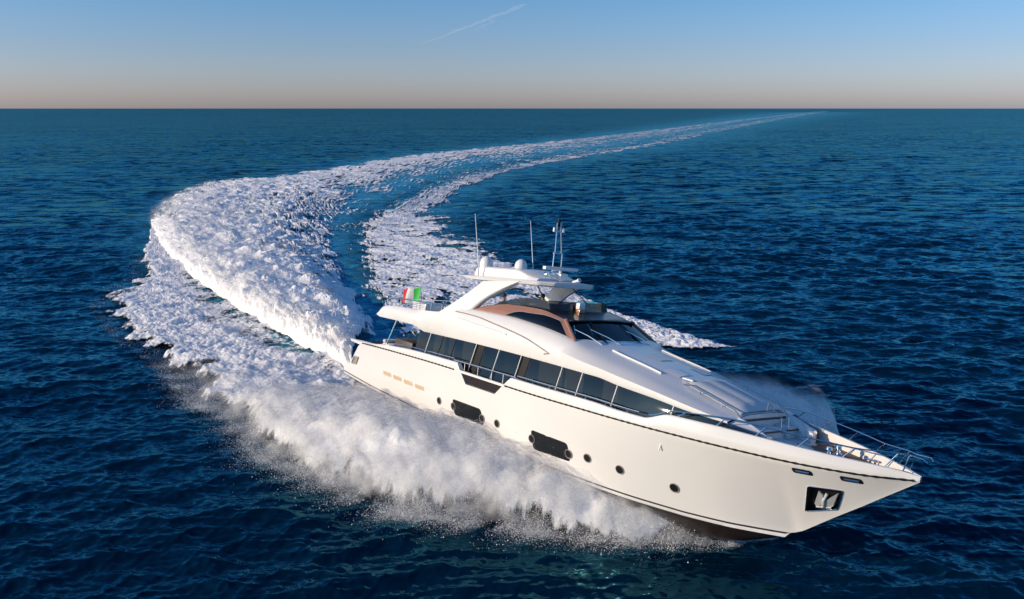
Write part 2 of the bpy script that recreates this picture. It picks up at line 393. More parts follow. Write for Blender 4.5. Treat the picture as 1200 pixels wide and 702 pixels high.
# ------------------------------------------------ main deck house: glass band with panes and mullions
Wy = spl([6.3,7,16,18,19,20,21,22,23,24,24.8], [2.5,2.6,2.66,2.64,2.60,2.55,2.45,2.30,2.10,1.83,1.50])
wtop = spl([6,7,11,14.2,16.6,18.5,19.5,21.2,22.4,23.8,24.8], [4.30,4.32,4.46,4.53,4.55,4.55,4.46,4.34,4.21,4.10,3.95])
def wally(x, z): return float(Wy(x))+.215*(4.4-z)             # slight tumblehome: the glass leans in
SPL = [6.45, 7.55, 8.6, 9.6, 11.15, 11.75, 12.75, 14.2, 14.75, 16.65, 17.75, 19.5, 21.9, 24.85]
mull_bright = {11.15, 12.75, 14.2, 16.65, 17.75, 19.5, 21.9, 7.55}
for s in (-1, 1):
    for i in range(len(SPL)-1):
        a, b = SPL[i]+.02, SPL[i+1]-.02
        if i in (4, 7): 
            mb = MB(); X = np.linspace(a, b, 3)
            mb.grid([[(x, s*(wally(x, z)-.05), z) for z in (2.7, float(wtop(x)))] for x in X]); part(mb, "dark_pillar", M['dark']); continue
        X = np.linspace(a, b, 2 if i < 11 else 6); tw = .012*math.sin(i*2.3)
        mb = MB(); mb.grid([[(x, s*(wally(x, z)+tw*(x-a)/(b-a)+.022*math.sin(math.pi*np.clip((z-3.6)/1.0, 0, 1))), z) for z in np.linspace(max(2.72, 2.72+(.8 if x > 20.5 else 0)), float(wtop(x))+.05, 12)] for x in X])
        w = part(mb, "side_window", M['glass'], smooth=30)
        if i not in (0, 5, 6) and i < 11:
            c0 = a+(b-a)*(.0 if i in (1, 9) else .22); c1 = b-(b-a)*(.25 if i in (2, 3) else .02)
            if i == 10: c0 = b-.0; c0 = a+(b-a)*.55
            mb = MB(); X = np.linspace(c0, c1, int((c1-c0)/.06)+2)
            mb.grid([[(x, s*(float(Wy(x))-.16+.018*(k % 2)), z) for z in (2.75, float(wtop(x))+.02)] for k, x in enumerate(X)]); part(mb, "blind", M['curtain'], w)
    for x in SPL[1:-1]:
        z1 = float(wtop(x)); mat = M['plastic'] if x in mull_bright else M['dark']
        part(MB().tube([(x-.10, s*(wally(x, 2.75)+.015), 2.75), (x+.02, s*(wally(x, z1)+.015), z1+.03)], .022, 6), "mullion", mat)
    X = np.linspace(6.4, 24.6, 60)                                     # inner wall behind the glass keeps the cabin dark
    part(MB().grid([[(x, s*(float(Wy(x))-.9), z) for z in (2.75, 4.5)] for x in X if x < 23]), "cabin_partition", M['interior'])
part(MB().grid([[(6.4, y, z) for z in (2.72, 4.45)] for y in np.linspace(-2.5, 2.5, 8)]), "saloon_door", M['glassdark'])
for y0, y1 in ((-2.75, -1.6), (1.6, 2.75)): part(MB().box(4.6, 6.2, y0, y1, 2.74, 3.62), "cockpit_locker", M['locker'], bev=.05)
part(MB().box(1.95, 2.9, -1.9, 1.9, 2.74, 2.95).box(1.95, 2.25, -1.9, 1.9, 2.95, 3.12), "cockpit_sofa", M['cushion'], bev=.08)

# ------------------------------------------------ superstructure body
yE = lambda x: np.where(x < 6.4, lin([3, 6.4], [2.95, 3.0])(x), np.where(x < 7.3, 3.0-(x-6.4)/.9*.30, Wy(np.maximum(x, 7.3))+.09))
zE = lambda x: np.where(x < 7.0, lin([2.9, 3.2, 5.15, 6.4, 7.0], [4.52, 4.46, 4.53, 4.55, 4.36])(x), wtop(x))
ys_ = spl([2.9,4,8.2,9.4,10.2,12.5,15,16.7,17.5,20.3,23,24.0,24.8], [2.80,2.86,2.80,2.66,2.46,2.42,2.38,2.32,2.10,1.86,1.56,1.48,1.42])
zs_ = spl([2.9,3.25,3.8,8.2,9.2,10.2,12.7,14.5,16.75,17.5,20.3,23,24.0,24.8], [4.60,4.98,5.10,5.43,5.66,5.82,5.88,5.80,5.55,5.36,4.94,4.42,4.20,3.98])
def bodysec(x, s):
    e, ze, y4, z4 = float(yE(x)), float(zE(x)), float(ys_(x)), float(zs_(x))
    ym = max(e, y4)+.07*sstep(2.9, 5, x)*(1-sstep(19, 23, x)*.7)
    f = sstep(9.4, 10.6, x)
    sec = [(e-.30, ze+.02), (e-.02, ze), (e, ze+.03), (e+(ym-e)*.7, ze+(z4-ze)*.28), (ym*.985+y4*.015, ze+(z4-ze)*.55), (y4+(ym-y4)*.62, ze+(z4-ze)*.80), (y4+(ym-y4)*.2, ze+(z4-ze)*.955)]
    sec += [(y4, z4)]
    a = [(y4-.10, z4), (y4-.14, z4-.03), (y4-.18, 4.80), (0, 4.80)]
    cr = .18 if x < 23.5 else .05
    b = [(y4-.16, z4+.035), (y4-.5, z4+.09), (y4*.4, z4+.09+cr*.5), (0, z4+.09+cr*.6)]
    sec += [(p[0]*(1-f)+q[0]*f, p[1]*(1-f)+q[1]*f) for p, q in zip(a, b)]
    return [(x, s*y, z) for y, z in sec]
mb = MB(); X = np.concatenate([np.linspace(2.9, 3.8, 8), np.linspace(3.9, 23.8, 150)])
ends = {}
for s in (-1, 1):
    G = [bodysec(x, s) for x in X]; mb.grid(G); ends[s] = G
mb.add(ends[-1][0]+ends[1][0][::-1], [tuple(range(2*len(ends[1][0])))])
body = part(mb, "superstructure", M['gel'], doubles=.003, smooth=38)
part(MB().grid([[(x, y*float(yE(x)), float(zE(x))+.02) for y in np.linspace(-.92, .92, 5)] for x in np.linspace(2.95, 7.5, 12)]), "flybridge_overhang", M['gel'])
# nose of the deck house ahead of the sun pad: side cheeks round the bow lounge
for s in (-1, 1):
    mb = MB(); rows = []
    for x in np.linspace(23.8, 25.0, 12):
        f = (x-23.8)/1.2; e = float(Wy(min(x, 24.8)))+.09-max(0, x-24.8)*1.5; zt = float(zs_(min(x, 24.8)))+.05-.16*f**3
        y4 = min(float(ys_(min(x, 24.8))), e-.03); zb = 3.2
        wt = float(wtop(min(x, 24.8))); g_ = .16*min(1, (25.0-x)/.2)
        rows.append([(x, s*(e-g_), zb), (x, s*(e-g_), wt-.01), (x, s*e, wt), (x, s*(y4+.03), zt-.06), (x, s*(y4-.05), zt), (x, s*(y4-.20), zt-.03), (x, s*(y4-.26), zt-.12), (x, s*(y4-.28), zb)])
    mb.grid(rows); mb.add(rows[-1], [tuple(range(len(rows[-1])))]); part(mb, "lounge_side", M['gel'], doubles=.003)
    # styling blade along the side: groove and lip
    def bs(x, z):
        sec = bodysec(x, 1); zz = [p[2] for p in sec[2:8]]; yy = [p[1] for p in sec[2:8]]
        return float(np.interp(z, zz, yy))
    P = spl([9.3, 10.8, 12.3, 14.5, 16.0], [5.62, 5.61, 5.50, 5.27, 4.93])
    part(MB().tube([(x, s*(bs(x, float(P(x)))+.004), float(P(x))) for x in np.linspace(9.4, 16.0, 50)]+[(15.7, s*(bs(15.7, 4.86)+.004), 4.86)], .028, 6), "styling_line", M['grey'])
    part(MB().tube([(x, s*(bs(x, z)+.01), z) for x, z in zip(np.linspace(9.7, 13.3, 16), np.linspace(5.36, 5.22, 16))], .035, 6), "air_slot", M['plastic'])

# ------------------------------------------------ hardtop on two raked arches
HT = [(8.45, 2.02), (8.9, 2.12), (10.5, 2.16), (12.6, 1.95), (13.5, 1.62), (13.95, 1.1), (14.1, 0)]
def hty(x): return float(np.interp(x, [8.45, 8.9, 10.5, 12.6, 13.5, 13.95, 14.1], [2.02, 2.12, 2.16, 1.95, 1.62, 1.1, .02]))
def htz(x): return 7.22+(x-8.5)*.055
mb = MB(); X = np.concatenate([np.linspace(8.45, 13.5, 30), np.linspace(13.55, 14.1, 12)]); rows = []
for x in X:
    w = hty(x); z = htz(x); th = .20 if x > 9.6 else .07+.13*(x-8.45)/1.15
    rows.append([(x, -w+.25*min(1, w), z-th), (x, -w+.03*min(1, w), z-th*.75), (x, -w, z-th*.3), (x, -w+.05*min(1, w), z)]+[(x, y*(w-.1*min(1, w)), z+.05*(1-y*y)) for y in (-1, -.5, 0, .5, 1)]
                +[(x, w-.05*min(1, w), z), (x, w, z-th*.3), (x, w-.03*min(1, w), z-th*.75), (x, w-.25*min(1, w), z-th)])
mb.grid(rows, closed_v=True); mb.add(rows[0], [tuple(range(13))]); mb.add(rows[-1], [tuple(range(13))])
hardtop = part(mb, "hardtop", M['gel'], doubles=.002)
mb = MB(); rows = []
for x in np.linspace(8.75, 13.0, 24):
    zt = htz(x)+.05+min(.40, .30+(x-8.75)*.5)*(1-.82*sstep(11.5, 13.0, x)); w = 1.36-.12*(x-8.75)/4.2; zb = htz(x)-.02
    rows.append([(x, -w-.06, zb), (x, -w, zt-.06), (x, -w+.08, zt), (x, 0, zt+.03), (x, w-.08, zt), (x, w, zt-.06), (x, w+.06, zb)])
mb.grid(rows); mb.add(rows[0], [tuple(range(7))]); mb.add(rows[-1], [tuple(range(7))])
part(mb, "equipment_fairing", M['gel'], hardtop)
for s in (-1, 1):
    # arch leg: swept loft between coaming and hardtop
    base = np.array([(8.15, 2.84, 5.36), (10.25, 2.52, 5.80)]); top = np.array([(10.45, 2.16, 7.13), (12.75, 1.95, 7.38)]); rows = []
    for t in np.linspace(0, 1, 14):
        a = base[0]*(1-t)+top[0]*t; b = base[1]*(1-t)+top[1]*t
        b = b+np.array([-.34*math.sin(math.pi*t), 0, .0]); a = a+np.array([.10*math.sin(math.pi*t), 0, .0])
        th = .30-.08*t
        rows.append([(a[0], s*a[1], a[2]), (b[0]-.08, s*b[1], b[2]), (b[0], s*(b[1]-.06), b[2]), (b[0]+.04, s*(b[1]-th), b[2]), (a[0]+.05, s*(a[1]-th), a[2])])
    mb = MB().grid(rows, closed_v=True); part(mb, "hardtop_arch", M['gel'], smooth=30)
    part(MB().lathe([(.001, .62), (.10, .60), (.20, .53), (.275, .42), (.30, .28), (.30, .1), (.26, .06), (.26, 0)], (9.05, s*1.03, htz(9.05)+.32), n=24), "satellite_dome", M['plastic'])
    part(MB().tube([(9.3, s*1.62, htz(9.3)+.02), (9.27, s*1.625, 7.75), (8.62, s*1.66, 10.05)], [.035, .022, .010], 8), "whip_antenna", M['plastic'])
    part(MB().tube([(12.7, s*1.0, 7.3), (13.9, s*1.25, 6.5)], .022, 6), "hardtop_strut", M['dark'])

# radar mast
mb = MB()
for s in (-1, 1):
    y = s*.22
    mb.tube([(12.75, y*1.15, 7.52), (12.72, y*1.05, 8.70)], .032, 8); mb.tube([(12.72, y*.85, 8.70), (12.55, y*.45, 10.0)], .028, 8)
mb.tube([(12.72, -.28, 8.70), (12.72, .28, 8.70)], .026, 8); mb.tube([(12.60, -.28, 9.62), (12.60, .28, 9.62)], .02, 8)
mb.tube([(12.75, -.25, 7.95), (12.75, .25, 7.95)], .022, 8)
mast = part(mb, "radar_mast", M['steel'])
for y, z in ((-.28, 9.68), (.28, 9.68)): part(MB().lathe([(.001, .12), (.05, .11), (.055, -.06), (.001, -.07)], (12.6, y, z), n=10), "navigation_light", M['plastic'], mast)
part(MB().lathe([(.001, .2), (.06, .19), (.08, .1), (.05, .02), (.05, -.08), (.09, -.14), (.001, -.16)], (12.55, 0, 10.0), n=10), "masthead_light", M['dark'], mast)
rd = part(MB().box(12.95, 13.3, -.22, .22, 7.55, 7.88), "radar_pedestal", M['plastic'], bev=.06)
part(MB().tube([(13.0, 0, 7.85), (13.0, 0, 8.0)], .06, 8).box(12.9, 13.1, -.95, .95, 7.99, 8.13), "radar_scanner", M['plastic'], rd, bev=.03)
part(MB().lathe([(.05, -.25), (.05, .05), (.10, .22), (.09, .22), (.001, .1)], (13.65, .35, 7.62), axis=(1, .1, .35), n=12).tube([(13.6, .35, 7.45), (13.6, .35, 7.62)], .025, 6), "horn", M['plastic'])
for y in (-.75, -.45): part(MB().lathe([(.001, .12), (.09, .10), (.12, 0), (.09, -.1), (.001, -.12)], (12.95, y, 7.78), axis=(1, 0, 0), n=12).tube([(12.93, y, 7.45), (12.93, y, 7.7)], .03, 6), "searchlight", M['steel'])

# ------------------------------------------------ wheelhouse: copper side bands, side windows, roof, windscreen
Bz = lambda x: zs_(x)+.0
By = lambda x: ys_(x)-.05
Tz = spl([10.2, 11.2, 12.4, 14.2, 15.65], [5.86, 6.16, 6.36, 6.42, 6.22])
Ty = spl([10.2, 11.2, 12.4, 14.2, 15.65], [2.34, 2.16, 2.03, 1.95, 1.88])
def wh(u, v, s, off=0):
    """v 0 at the coaming, 1 at the roof edge; the forward edge follows the raked pillar"""
    xb = 10.2+u*(16.80-10.2); xt = 10.2+u*(15.65-10.2)
    b = np.array([xb, float(By(xb)), float(Bz(xb))-.02]); t = np.array([xt, float(Ty(xt)), float(Tz(xt))])
    p = b*(1-v)+t*v; p[1] += .05*math.sin(math.pi*v)+off
    return (p[0], s*p[1], p[2])
for s in (-1, 1):
    part(MB().grid([[wh(u, v, s) for v in np.linspace(0, 1, 6)] for u in np.linspace(0, 1, 40)]), "wheelhouse_side", M['brown'])
    up, lo = [], []
    for u in np.linspace(.36, .945, 24):
        t = (u-.36)/.585
        hi_ = .10+.56*math.sin(min(1, t/.35)*math.pi/2)**.8+.17*float(sstep(.3, 1, t)); lo_ = .10-.02*t
        up.append(wh(u, hi_, s, .012)); lo.append(wh(u, lo_, s, .012))
    w = part(MB().grid([[tuple(np.array(a)*(1-f)+np.array(b)*f+np.array([0, s*.045*math.sin(math.pi*f), 0])) for a, b in zip(lo, up)] for f in np.linspace(0, 1, 7)]), "wheelhouse_window", M['glassdark'], doubles=.003)
    part(MB().tube(lo+up[::-1]+[lo[0]], .016, 6, cap=False), "window_trim", M['grey'], w)
# roof with black brow
mb = MB(); rows = []
for x in np.linspace(10.2, 15.65, 30):
    w = float(Ty(x)); z = float(Tz(x)); zc = z+.10*sstep(10.2, 12, x)
    if x < 13.0: rows.append([(x, -w, z), (x, -w+.10, z+.02), (x, -w+.22, z-.05), (x, -w+.26, 5.75), (x, w-.26, 5.75), (x, w-.22, z-.05), (x, w-.10, z+.02), (x, w, z)])
    else: rows.append([(x, -w, z), (x, -w+.10, z+.02), (x, -w+.45, z+.05), (x, -w*.3, zc), (x, w*.3, zc), (x, w-.45, z+.05), (x, w-.10, z+.02), (x, w, z)])
xa = 15.65; w = float(Ty(xa)); z = float(Tz(xa))
brow = [(0, 0), (.12, -.03), (.16, -.07), (.05, -.11)]
for dx, dz in brow[1:]:
    rows.append([(xa+dx+(.32 if abs(k) < .5 else .20 if abs(k) < .95 else 0)*1.0, k*(w+(.01)), z+dz+(.11 if abs(k) < .5 else .06 if abs(k) < .95 else .0)) for k in (-1, -.94, -.75, -.3, .3, .75, .94, 1)])
mb.grid(rows); part(mb, "wheelhouse_roof", M['roof'], smooth=30)
# windscreen: curved, raked glass in three panes
def ws(k, v, off=0):
    yb, yt = k*2.26, k*1.86
    xb = 17.72-.93*abs(k)**2.2; xt = 15.98-.30*abs(k)**2.2; zb = 5.36+.15*abs(k)**2; zt = 6.27-.06*abs(k)**2
    return (xb*(1-v)+xt*v+off*.6, yb*(1-v)+yt*v, zb*(1-v)+zt*v+off*.8)
for a, b in ((-.97, -.50), (-.46, .36), (.40, .97)):
    part(MB().grid([[ws(k, v) for v in np.linspace(0, 1, 6)] for k in np.linspace(a, b, 10)]), "windscreen", M['glassclear'])
for k in (-.48, .38): part(MB().tube([ws(k, v, .01) for v in (0, .5, 1)], .045, 6), "windscreen_mullion", M['dark'])
part(MB().tube([ws(k, 0, .0) for k in np.linspace(-.98, .98, 24)], .04, 6), "windscreen_sill", M['dark'])
for s in (-1, 1): part(MB().tube([ws(s*1.0, v, .0) for v in (0, .5, 1)], .075, 8), "pillar", M['brown'])
for k0, v0, k1, v1 in ((-.62, .05, -.93, .55), (-.18, .04, -.62, .62), (.62, .04, .30, .62)):
    part(MB().tube([ws(k0, v0, .07), ws((k0+k1)/2, (v0+v1)/2, .10), ws(k1, v1, .05)], [.03, .024, .012], 6).tube([ws(k1-.03, v1-.22, .045), ws(k1+.03, v1+.2, .045)], .012, 5), "wiper", M['steel'])
part(MB().grid([[(x, y, z) for y in np.linspace(-1.9, 1.9, 6)] for x, z in ((15.0, 5.5), (16.2, 5.48), (17.3, 5.36))]), "dashboard", M['interior'])
part(MB().grid([[(14.9, y, z) for z in (5.2, 6.2)] for y in np.linspace(-1.9, 1.9, 4)]), "wheelhouse_bulkhead", M['interior'])
part(MB().box(15.0, 15.5, -.9, -.3, 5.3, 5.95).box(15.0, 15.5, .3, .9, 5.3, 5.95), "helm_seat", M['cushion'], bev=.06)

# ------------------------------------------------ flybridge fittings
mb = MB(); ring = []
for s in (1, -1):
    seg = [(x, s*(float(Ty(x))-.28), float(Tz(x))) for x in np.linspace(11.2, 14.4, 12)]
    ring += seg if s == 1 else []
front = [(14.4+.45*math.cos(a)*1.0, 1.66*math.sin(a), 6.46) for a in np.linspace(math.pi/2, -math.pi/2, 14)]
path = ring+front+[(p[0], -p[1], p[2]) for p in ring[::-1]]
part(MB().grid([[(p[0], p[1], p[2]-.08), (p[0]-.10, p[1]*.99, p[2]+min(.36, .05+max(0, p[0]-11.2)*.16))] for p in path]), "flybridge_windscreen", M['glassdark'])
part(MB().box(12.9, 13.5, -.9, .9, 5.76, 6.55), "flybridge_console", M['brown'], bev=.06)
part(MB().box(10.4, 12.2, .75, 1.75, 5.0, 5.55).box(10.4, 12.2, 1.5, 1.8, 5.55, 6.0), "flybridge_sofa", M['cushion'], bev=.08)
part(MB().box(8.8, 9.9, -1.1, 1.1, 4.81, 5.25).box(8.8, 9.1, -1.1, 1.1, 5.25, 5.62), "flybridge_bench", M['cushion'], bev=.08)
part(MB().box(12.0, 12.5, -.75, -.15, 5.76, 6.45), "flybridge_seat", M['cushion'], bev=.08)
b = part(MB().box(14.85, 15.12, -.62, -.32, 6.42, 6.56), "camera_base", M['brown'], bev=.02)
part(MB().box(14.86, 15.1, -.64, -.30, 6.56, 6.84), "camera_housing", M['plastic'], b, bev=.05)
mb = MB(); P = [(x, -2.66, float(zs_(x))) for x in (3.7, 4.6, 5.5, 6.4, 7.3, 8.2)]
mb.tube([(p[0], p[1], p[2]+.36) for p in P], .02, 6); mb.tube([(p[0], p[1], p[2]+.18) for p in P], .012, 6)
for p in P: mb.tube([p, (p[0], p[1], p[2]+.36)], .018, 6)
P2 = [(p[0], -p[1], p[2]) for p in P]; mb.tube([(p[0], p[1], p[2]+.36) for p in P2], .02, 6)
for p in P2: mb.tube([p, (p[0], p[1], p[2]+.36)], .018, 6)
P3 = [(3.4, y, 5.05) for y in np.linspace(-2.6, 2.6, 7)]; mb.tube([(p[0], p[1], p[2]+.38) for p in P3], .02, 6)
for p in P3: mb.tube([(p[0], p[1], 4.8), (p[0], p[1], p[2]+.38)], .018, 6)
part(mb, "flybridge_railing", M['steel'])
part(MB().box(4.5, 5.7, -1.9, -.9, 4.81, 5.48), "flybridge_bar", M['gel'], bev=.05)
for s in (-1, 1): part(MB().tube([(4.25, s*2.98, 3.25), (4.75, s*2.86, 4.5)], .035, 8), "overhang_pole", M['steel'])
part(MB().tube([(3.3, -.55, 4.9), (3.04, -.58, 6.05)], .02, 6), "flagstaff", M['steel'])

# ------------------------------------------------ foredeck
def topz(x, y): 
    sec = bodysec(x, 1); yy = [p[1] for p in sec[7:]][::-1]; zz = [p[2] for p in sec[7:]][::-1]; return float(np.interp(abs(y), yy, zz))
mb = MB(); rows = []
for x in np.linspace(21.35, 23.72, 16):
    w = 1.22; r_ = []
    for k in np.linspace(-1, 1, 13):
        pad = .085*(1-max(0, (abs(k)-.86)/.14)**2)*(.55 if abs(abs(k)-.33) < .06 else 1)*min(1, (x-21.33)/.1, (23.76-x)/.1)
        r_.append((x, k*w, topz(x, k*w)+.012+max(0, pad)))
    rows.append(r_)
mb.grid(rows); part(mb, "sun_pad", M['cushion'], smooth=50)
for s in (-1, 1):
    for a, b in ((21.4, 23.75),):
        mb = MB(); X = np.linspace(a, b, 14); mb.tube([(x, s*1.33, topz(x, 1.33)+(.13 if 0 < i < 13 else .02)) for i, x in enumerate(X)], .022, 8)
        for i in (4, 9): mb.tube([(X[i], s*1.33, topz(X[i], 1.33)), (X[i], s*1.33, topz(X[i], 1.33)+.13)], .016, 6); part(mb, "grab_rail", M['steel'])
    X = np.linspace(17.95, 20.4, 8)
    part(MB().tube([(x, s*1.40, topz(x, 1.40)+.03) for x in X], .032, 6), "deck_moulding", M['plastic'])
for x0, x1, y0, y1 in ((18.6, 19.4, -.4, .4), (20.2, 20.9, -1.05, -.4), (20.2, 20.9, .4, 1.05)):
    q = [(x0, y0), (x1, y0), (x1, y1), (x0, y1)]
    part(MB().grid([[(x, y, topz(x, y)+.02) for y in np.linspace(y0, y1, 4)] for x in np.linspace(x0, x1, 4)]), "deck_hatch", M['plastic'])
part(MB().tube([(21.05, -1.0, topz(21.05, 1)+.05), (21.5, -1.0, topz(21.5, 1)+.13)], .03, 6), "pad_headrest", M['plastic'])
# bow lounge: stepped seats ahead of the sun pad
fz = topz(23.8, 0)
part(MB().grid([[(23.8, y, z) for z in (3.15, topz(23.79, y)-.02)] for y in np.linspace(-1.45, 1.45, 9)]), "lounge_bulkhead", M['gel'])
part(MB().box(23.8, 24.35, -1.2, .25, 3.2, 3.98).box(23.8, 24.35, .62, 1.2, 3.2, 3.98), "lounge_step", M['deckwhite'], bev=.05)
part(MB().box(23.78, 23.83, -1.3, 1.3, fz-.24, fz-.17), "dark_seam", M['locker'])  # solid dark strip for the seam below the sun pad's front edge
part(MB().box(24.30, 24.40, -1.16, .26, 3.86, 3.90).box(24.30, 24.40, .61, 1.19, 3.86, 3.90), "step_nosing", M['locker'])
part(MB().box(24.35, 25.0, -1.15, .25, 3.2, 3.66), "lounge_seat", M['cushion'], bev=.06)
part(MB().box(24.35, 25.15, .62, 1.18, 3.2, 3.60), "lounge_seat", M['cushion'], bev=.06)
part(MB().box(23.95, 24.25, .28, .60, 3.2, 3.75).box(24.26, 24.55, .28, .60, 3.2, 3.5), "stair", M['deckwhite'], bev=.02)
mb = MB(); mb.tube([(23.7, .22, fz), (23.75, .22, fz+.32), (24.3, .22, 4.3), (24.34, .22, 3.98)], .02, 6); mb.tube([(23.7, .64, fz), (23.75, .64, fz+.32), (24.3, .64, 4.3), (24.34, .64, 3.98)], .02, 6)
part(mb, "stair_rail", M['steel'])
mb = MB()
part(MB().box(25.3, 25.8, -.95, -.1, 3.58, 3.74), "deck_locker", M['cushion'], bev=.09)
for x, y in ((26.35, -.28), (26.35, .28)):
    part(MB().lathe([(.001, .36), (.09, .35), (.11, .28), (.06, .22), (.07, .14), (.15, .08), (.16, 0)], (x, y, 3.58), n=14), "windlass", M['steel'])
for x, s in ((25.6, -1), (25.6, 1), (27.3, -1), (27.3, 1)):
    y = s*(float(Sy(x))-.40); part(MB().tube([(x-.18, y, 3.72), (x+.18, y, 3.72)], .03, 8).tube([(x-.07, y, 3.56), (x-.07, y, 3.72)], .03, 6).tube([(x+.07, y, 3.56), (x+.07, y, 3.72)], .03, 6), "mooring_cleat", M['steel'])
part(MB().tube([(26.5, -.28, 3.66), (27.0, -.25, 3.62), (27.6, -.15, 3.62)], .03, 6).tube([(26.5, .28, 3.66), (27.0, .25, 3.62), (27.6, .15, 3.62)], .03, 6), "anchor_chain", M['dark'])
# bow rails and gunwale rails
for s in (-1, 1):
    mb = MB(); X = np.concatenate([np.linspace(21.2, 28.6, 36)])
    def rl(x): return (x+.12, s*(max(.10, float(Sy(x))-.10)), float(gun(x))+.10+.24*sstep(21.2, 24.5, x)+.16*sstep(27.2, 28.8, x))
    mb.tube([rl(x) for x in X]+[(29.12, s*.26, 4.34), (29.22, s*.20, 4.26)], .021, 8)
    for x in (22.4, 23.7, 24.9, 26.1, 27.25, 28.25):
        a = rl(x+.10); mb.tube([(x-.10, s*max(.08, float(Sy(x))-.09), float(gun(x))-.02), a], .02, 8)
    mb.tube([(28.6, s*.22, 3.86), rl(28.6)], .02, 8)
    part(mb, "bow_rail", M['steel'])
    for a, b in ((5.2, 10.45), (14.8, 20.9)):
        mb = MB(); X = np.linspace(a, b, 14); mb.tube([(x, s*(float(Sy(x))-.12), float(gun(x))+.11) for x in X], .02, 8)
        for x in X[::2]: mb.tube([(x, s*(float(Sy(x))-.12), float(gun(x))-.02), (x, s*(float(Sy(x))-.12), float(gun(x))+.11)], .016, 6)
        part(mb, "side_rail", M['steel'])

# ------------------------------------------------ flag at the stern of the flybridge
def onboat(p): return YM @ Vector((p[0]-14, p[1], p[2]))
nx, nz = 30, 14; V = []; F = []; MI = []
for i in range(nx+1):
    for j in range(nz+1):
        u, v = i/nx, j/nz
        x = 3.02-u*.95+.05*v; y = -.58-u*.55+.13*math.sin(u*7+v*1.6)*u**.6; z = 5.98-.92*(1-v)*(1-.22*u)-.20*u*u+.04*math.sin(u*9+v)
        V.append(onboat((x, y, z)))
base = V[0]
for i in range(nx):
    for j in range(nz):
        a = i*(nz+1)+j; F.append((a, a+nz+1, a+nz+2, a+1)); MI.append(0 if i < nx/3 else (1 if i < 2*nx/3 else 2))
mb = MB().add([tuple(p) for p in V], F, MI)
def cloth(name, col):
    m = simple(name, col, .8, var=.05, scale=10); b = m.node_tree.nodes["Principled BSDF"]; return m
flag = mb.build("flag", [cloth("flag_green", (.07, .55, .08)), cloth("flag_white", (.75, .75, .72)), cloth("flag_red", (.60, .02, .03))], smooth=60, fixn=False)
md = flag.modifiers.new("thickness", 'SOLIDIFY'); md.thickness = .008
tag(flag, "green, white and red flag flying from the staff aft on the upper deck", "flag")

# ------------------------------------------------ two people on the flybridge
SK = [simple("skin", (.36, .20, .13), .6), simple("dark_hair", (.03, .02, .015), .7), simple("brown_shirt", (.16, .08, .05), .85), simple("black_shirt", (.02, .02, .022), .85)]
def person(px, py, pz, yaw, shirt, label):
    J = [(0,0,.0,.15), (0,0,.25,.15), (0,0,.45,.17), (0,0,.56,.08), (0,0,.64,.06), (.02,0,.74,.095), (.01,0,.84,.085),
         (.0,.19,.47,.075), (.08,.26,.22,.055), (.30,.22,.10,.042), (.40,.20,.10,.04), (.0,-.19,.47,.075), (.08,-.26,.22,.055), (.30,-.22,.10,.042), (.40,-.20,.10,.04),
         (.10,.10,-.03,.10), (.45,.12,.0,.085), (.48,.12,-.40,.055), (.62,.12,-.44,.045), (.10,-.10,-.03,.10), (.45,-.12,.0,.085), (.48,-.12,-.40,.055), (.62,-.12,-.44,.045)]
    E_ = [(0,1),(1,2),(2,3),(3,4),(4,5),(5,6),(2,7),(7,8),(8,9),(9,10),(2,11),(11,12),(12,13),(13,14),(0,15),(15,16),(16,17),(17,18),(0,19),(19,20),(20,21),(21,22)]
    me = bpy.data.meshes.new("person"); me.from_pydata([j[:3] for j in J], E_, [])
    o = bpy.data.objects.new("person", me); scene.collection.objects.link(o)
    sk = o.modifiers.new("skin", 'SKIN'); 
    for i, j in enumerate(J): me.skin_vertices[0].data[i].radius = (j[3], j[3])
    me.skin_vertices[0].data[0].use_root = True
    o.modifiers.new("sub", 'SUBSURF').levels = 1
    dg = bpy.context.evaluated_depsgraph_get(); m2 = bpy.data.meshes.new_from_object(o.evaluated_get(dg)); bpy.data.objects.remove(o)
    m2.materials.clear()
    o = link("person", m2, [SK[0], SK[shirt]], None, 60)
    for p in m2.polygons: p.material_index = 0 if p.center.z > .55 or p.center.x > .28 and p.center.z > .04 else 1
    o.matrix_world = YM @ Matrix.Translation((px-14, py, pz)) @ Matrix.Rotation(yaw, 4, 'Z')
    hair = MB().lathe([(.001, .125), (.06, .115), (.10, .06), (.105, -.01), (.095, -.07), (.08, -.08)], (-.015, 0, .80), axis=(-.25, 0, 1), n=14).build("hair", SK[1], o, smooth=60)
    nose = MB().lathe([(.001, .05), (.012, .03), (.02, 0)], (.10, 0, .745), axis=(1, 0, -.2), n=6)
    for y in (-.035, .035): nose.lathe([(.001, .012), (.012, .006), (.014, -.01)], (.10, y, .785), axis=(1, 0, 0), n=6)
    nose.build("face", SK[0], o, smooth=60)
    return tag(o, label, "person")
person(9.35, 0.0, 5.62, 0, 2, "person with brown top seated beside the aft leg of the hardtop")
person(10.75, 1.15, 5.85, -.6, 3, "person in black further forward on the far flybridge sofa")
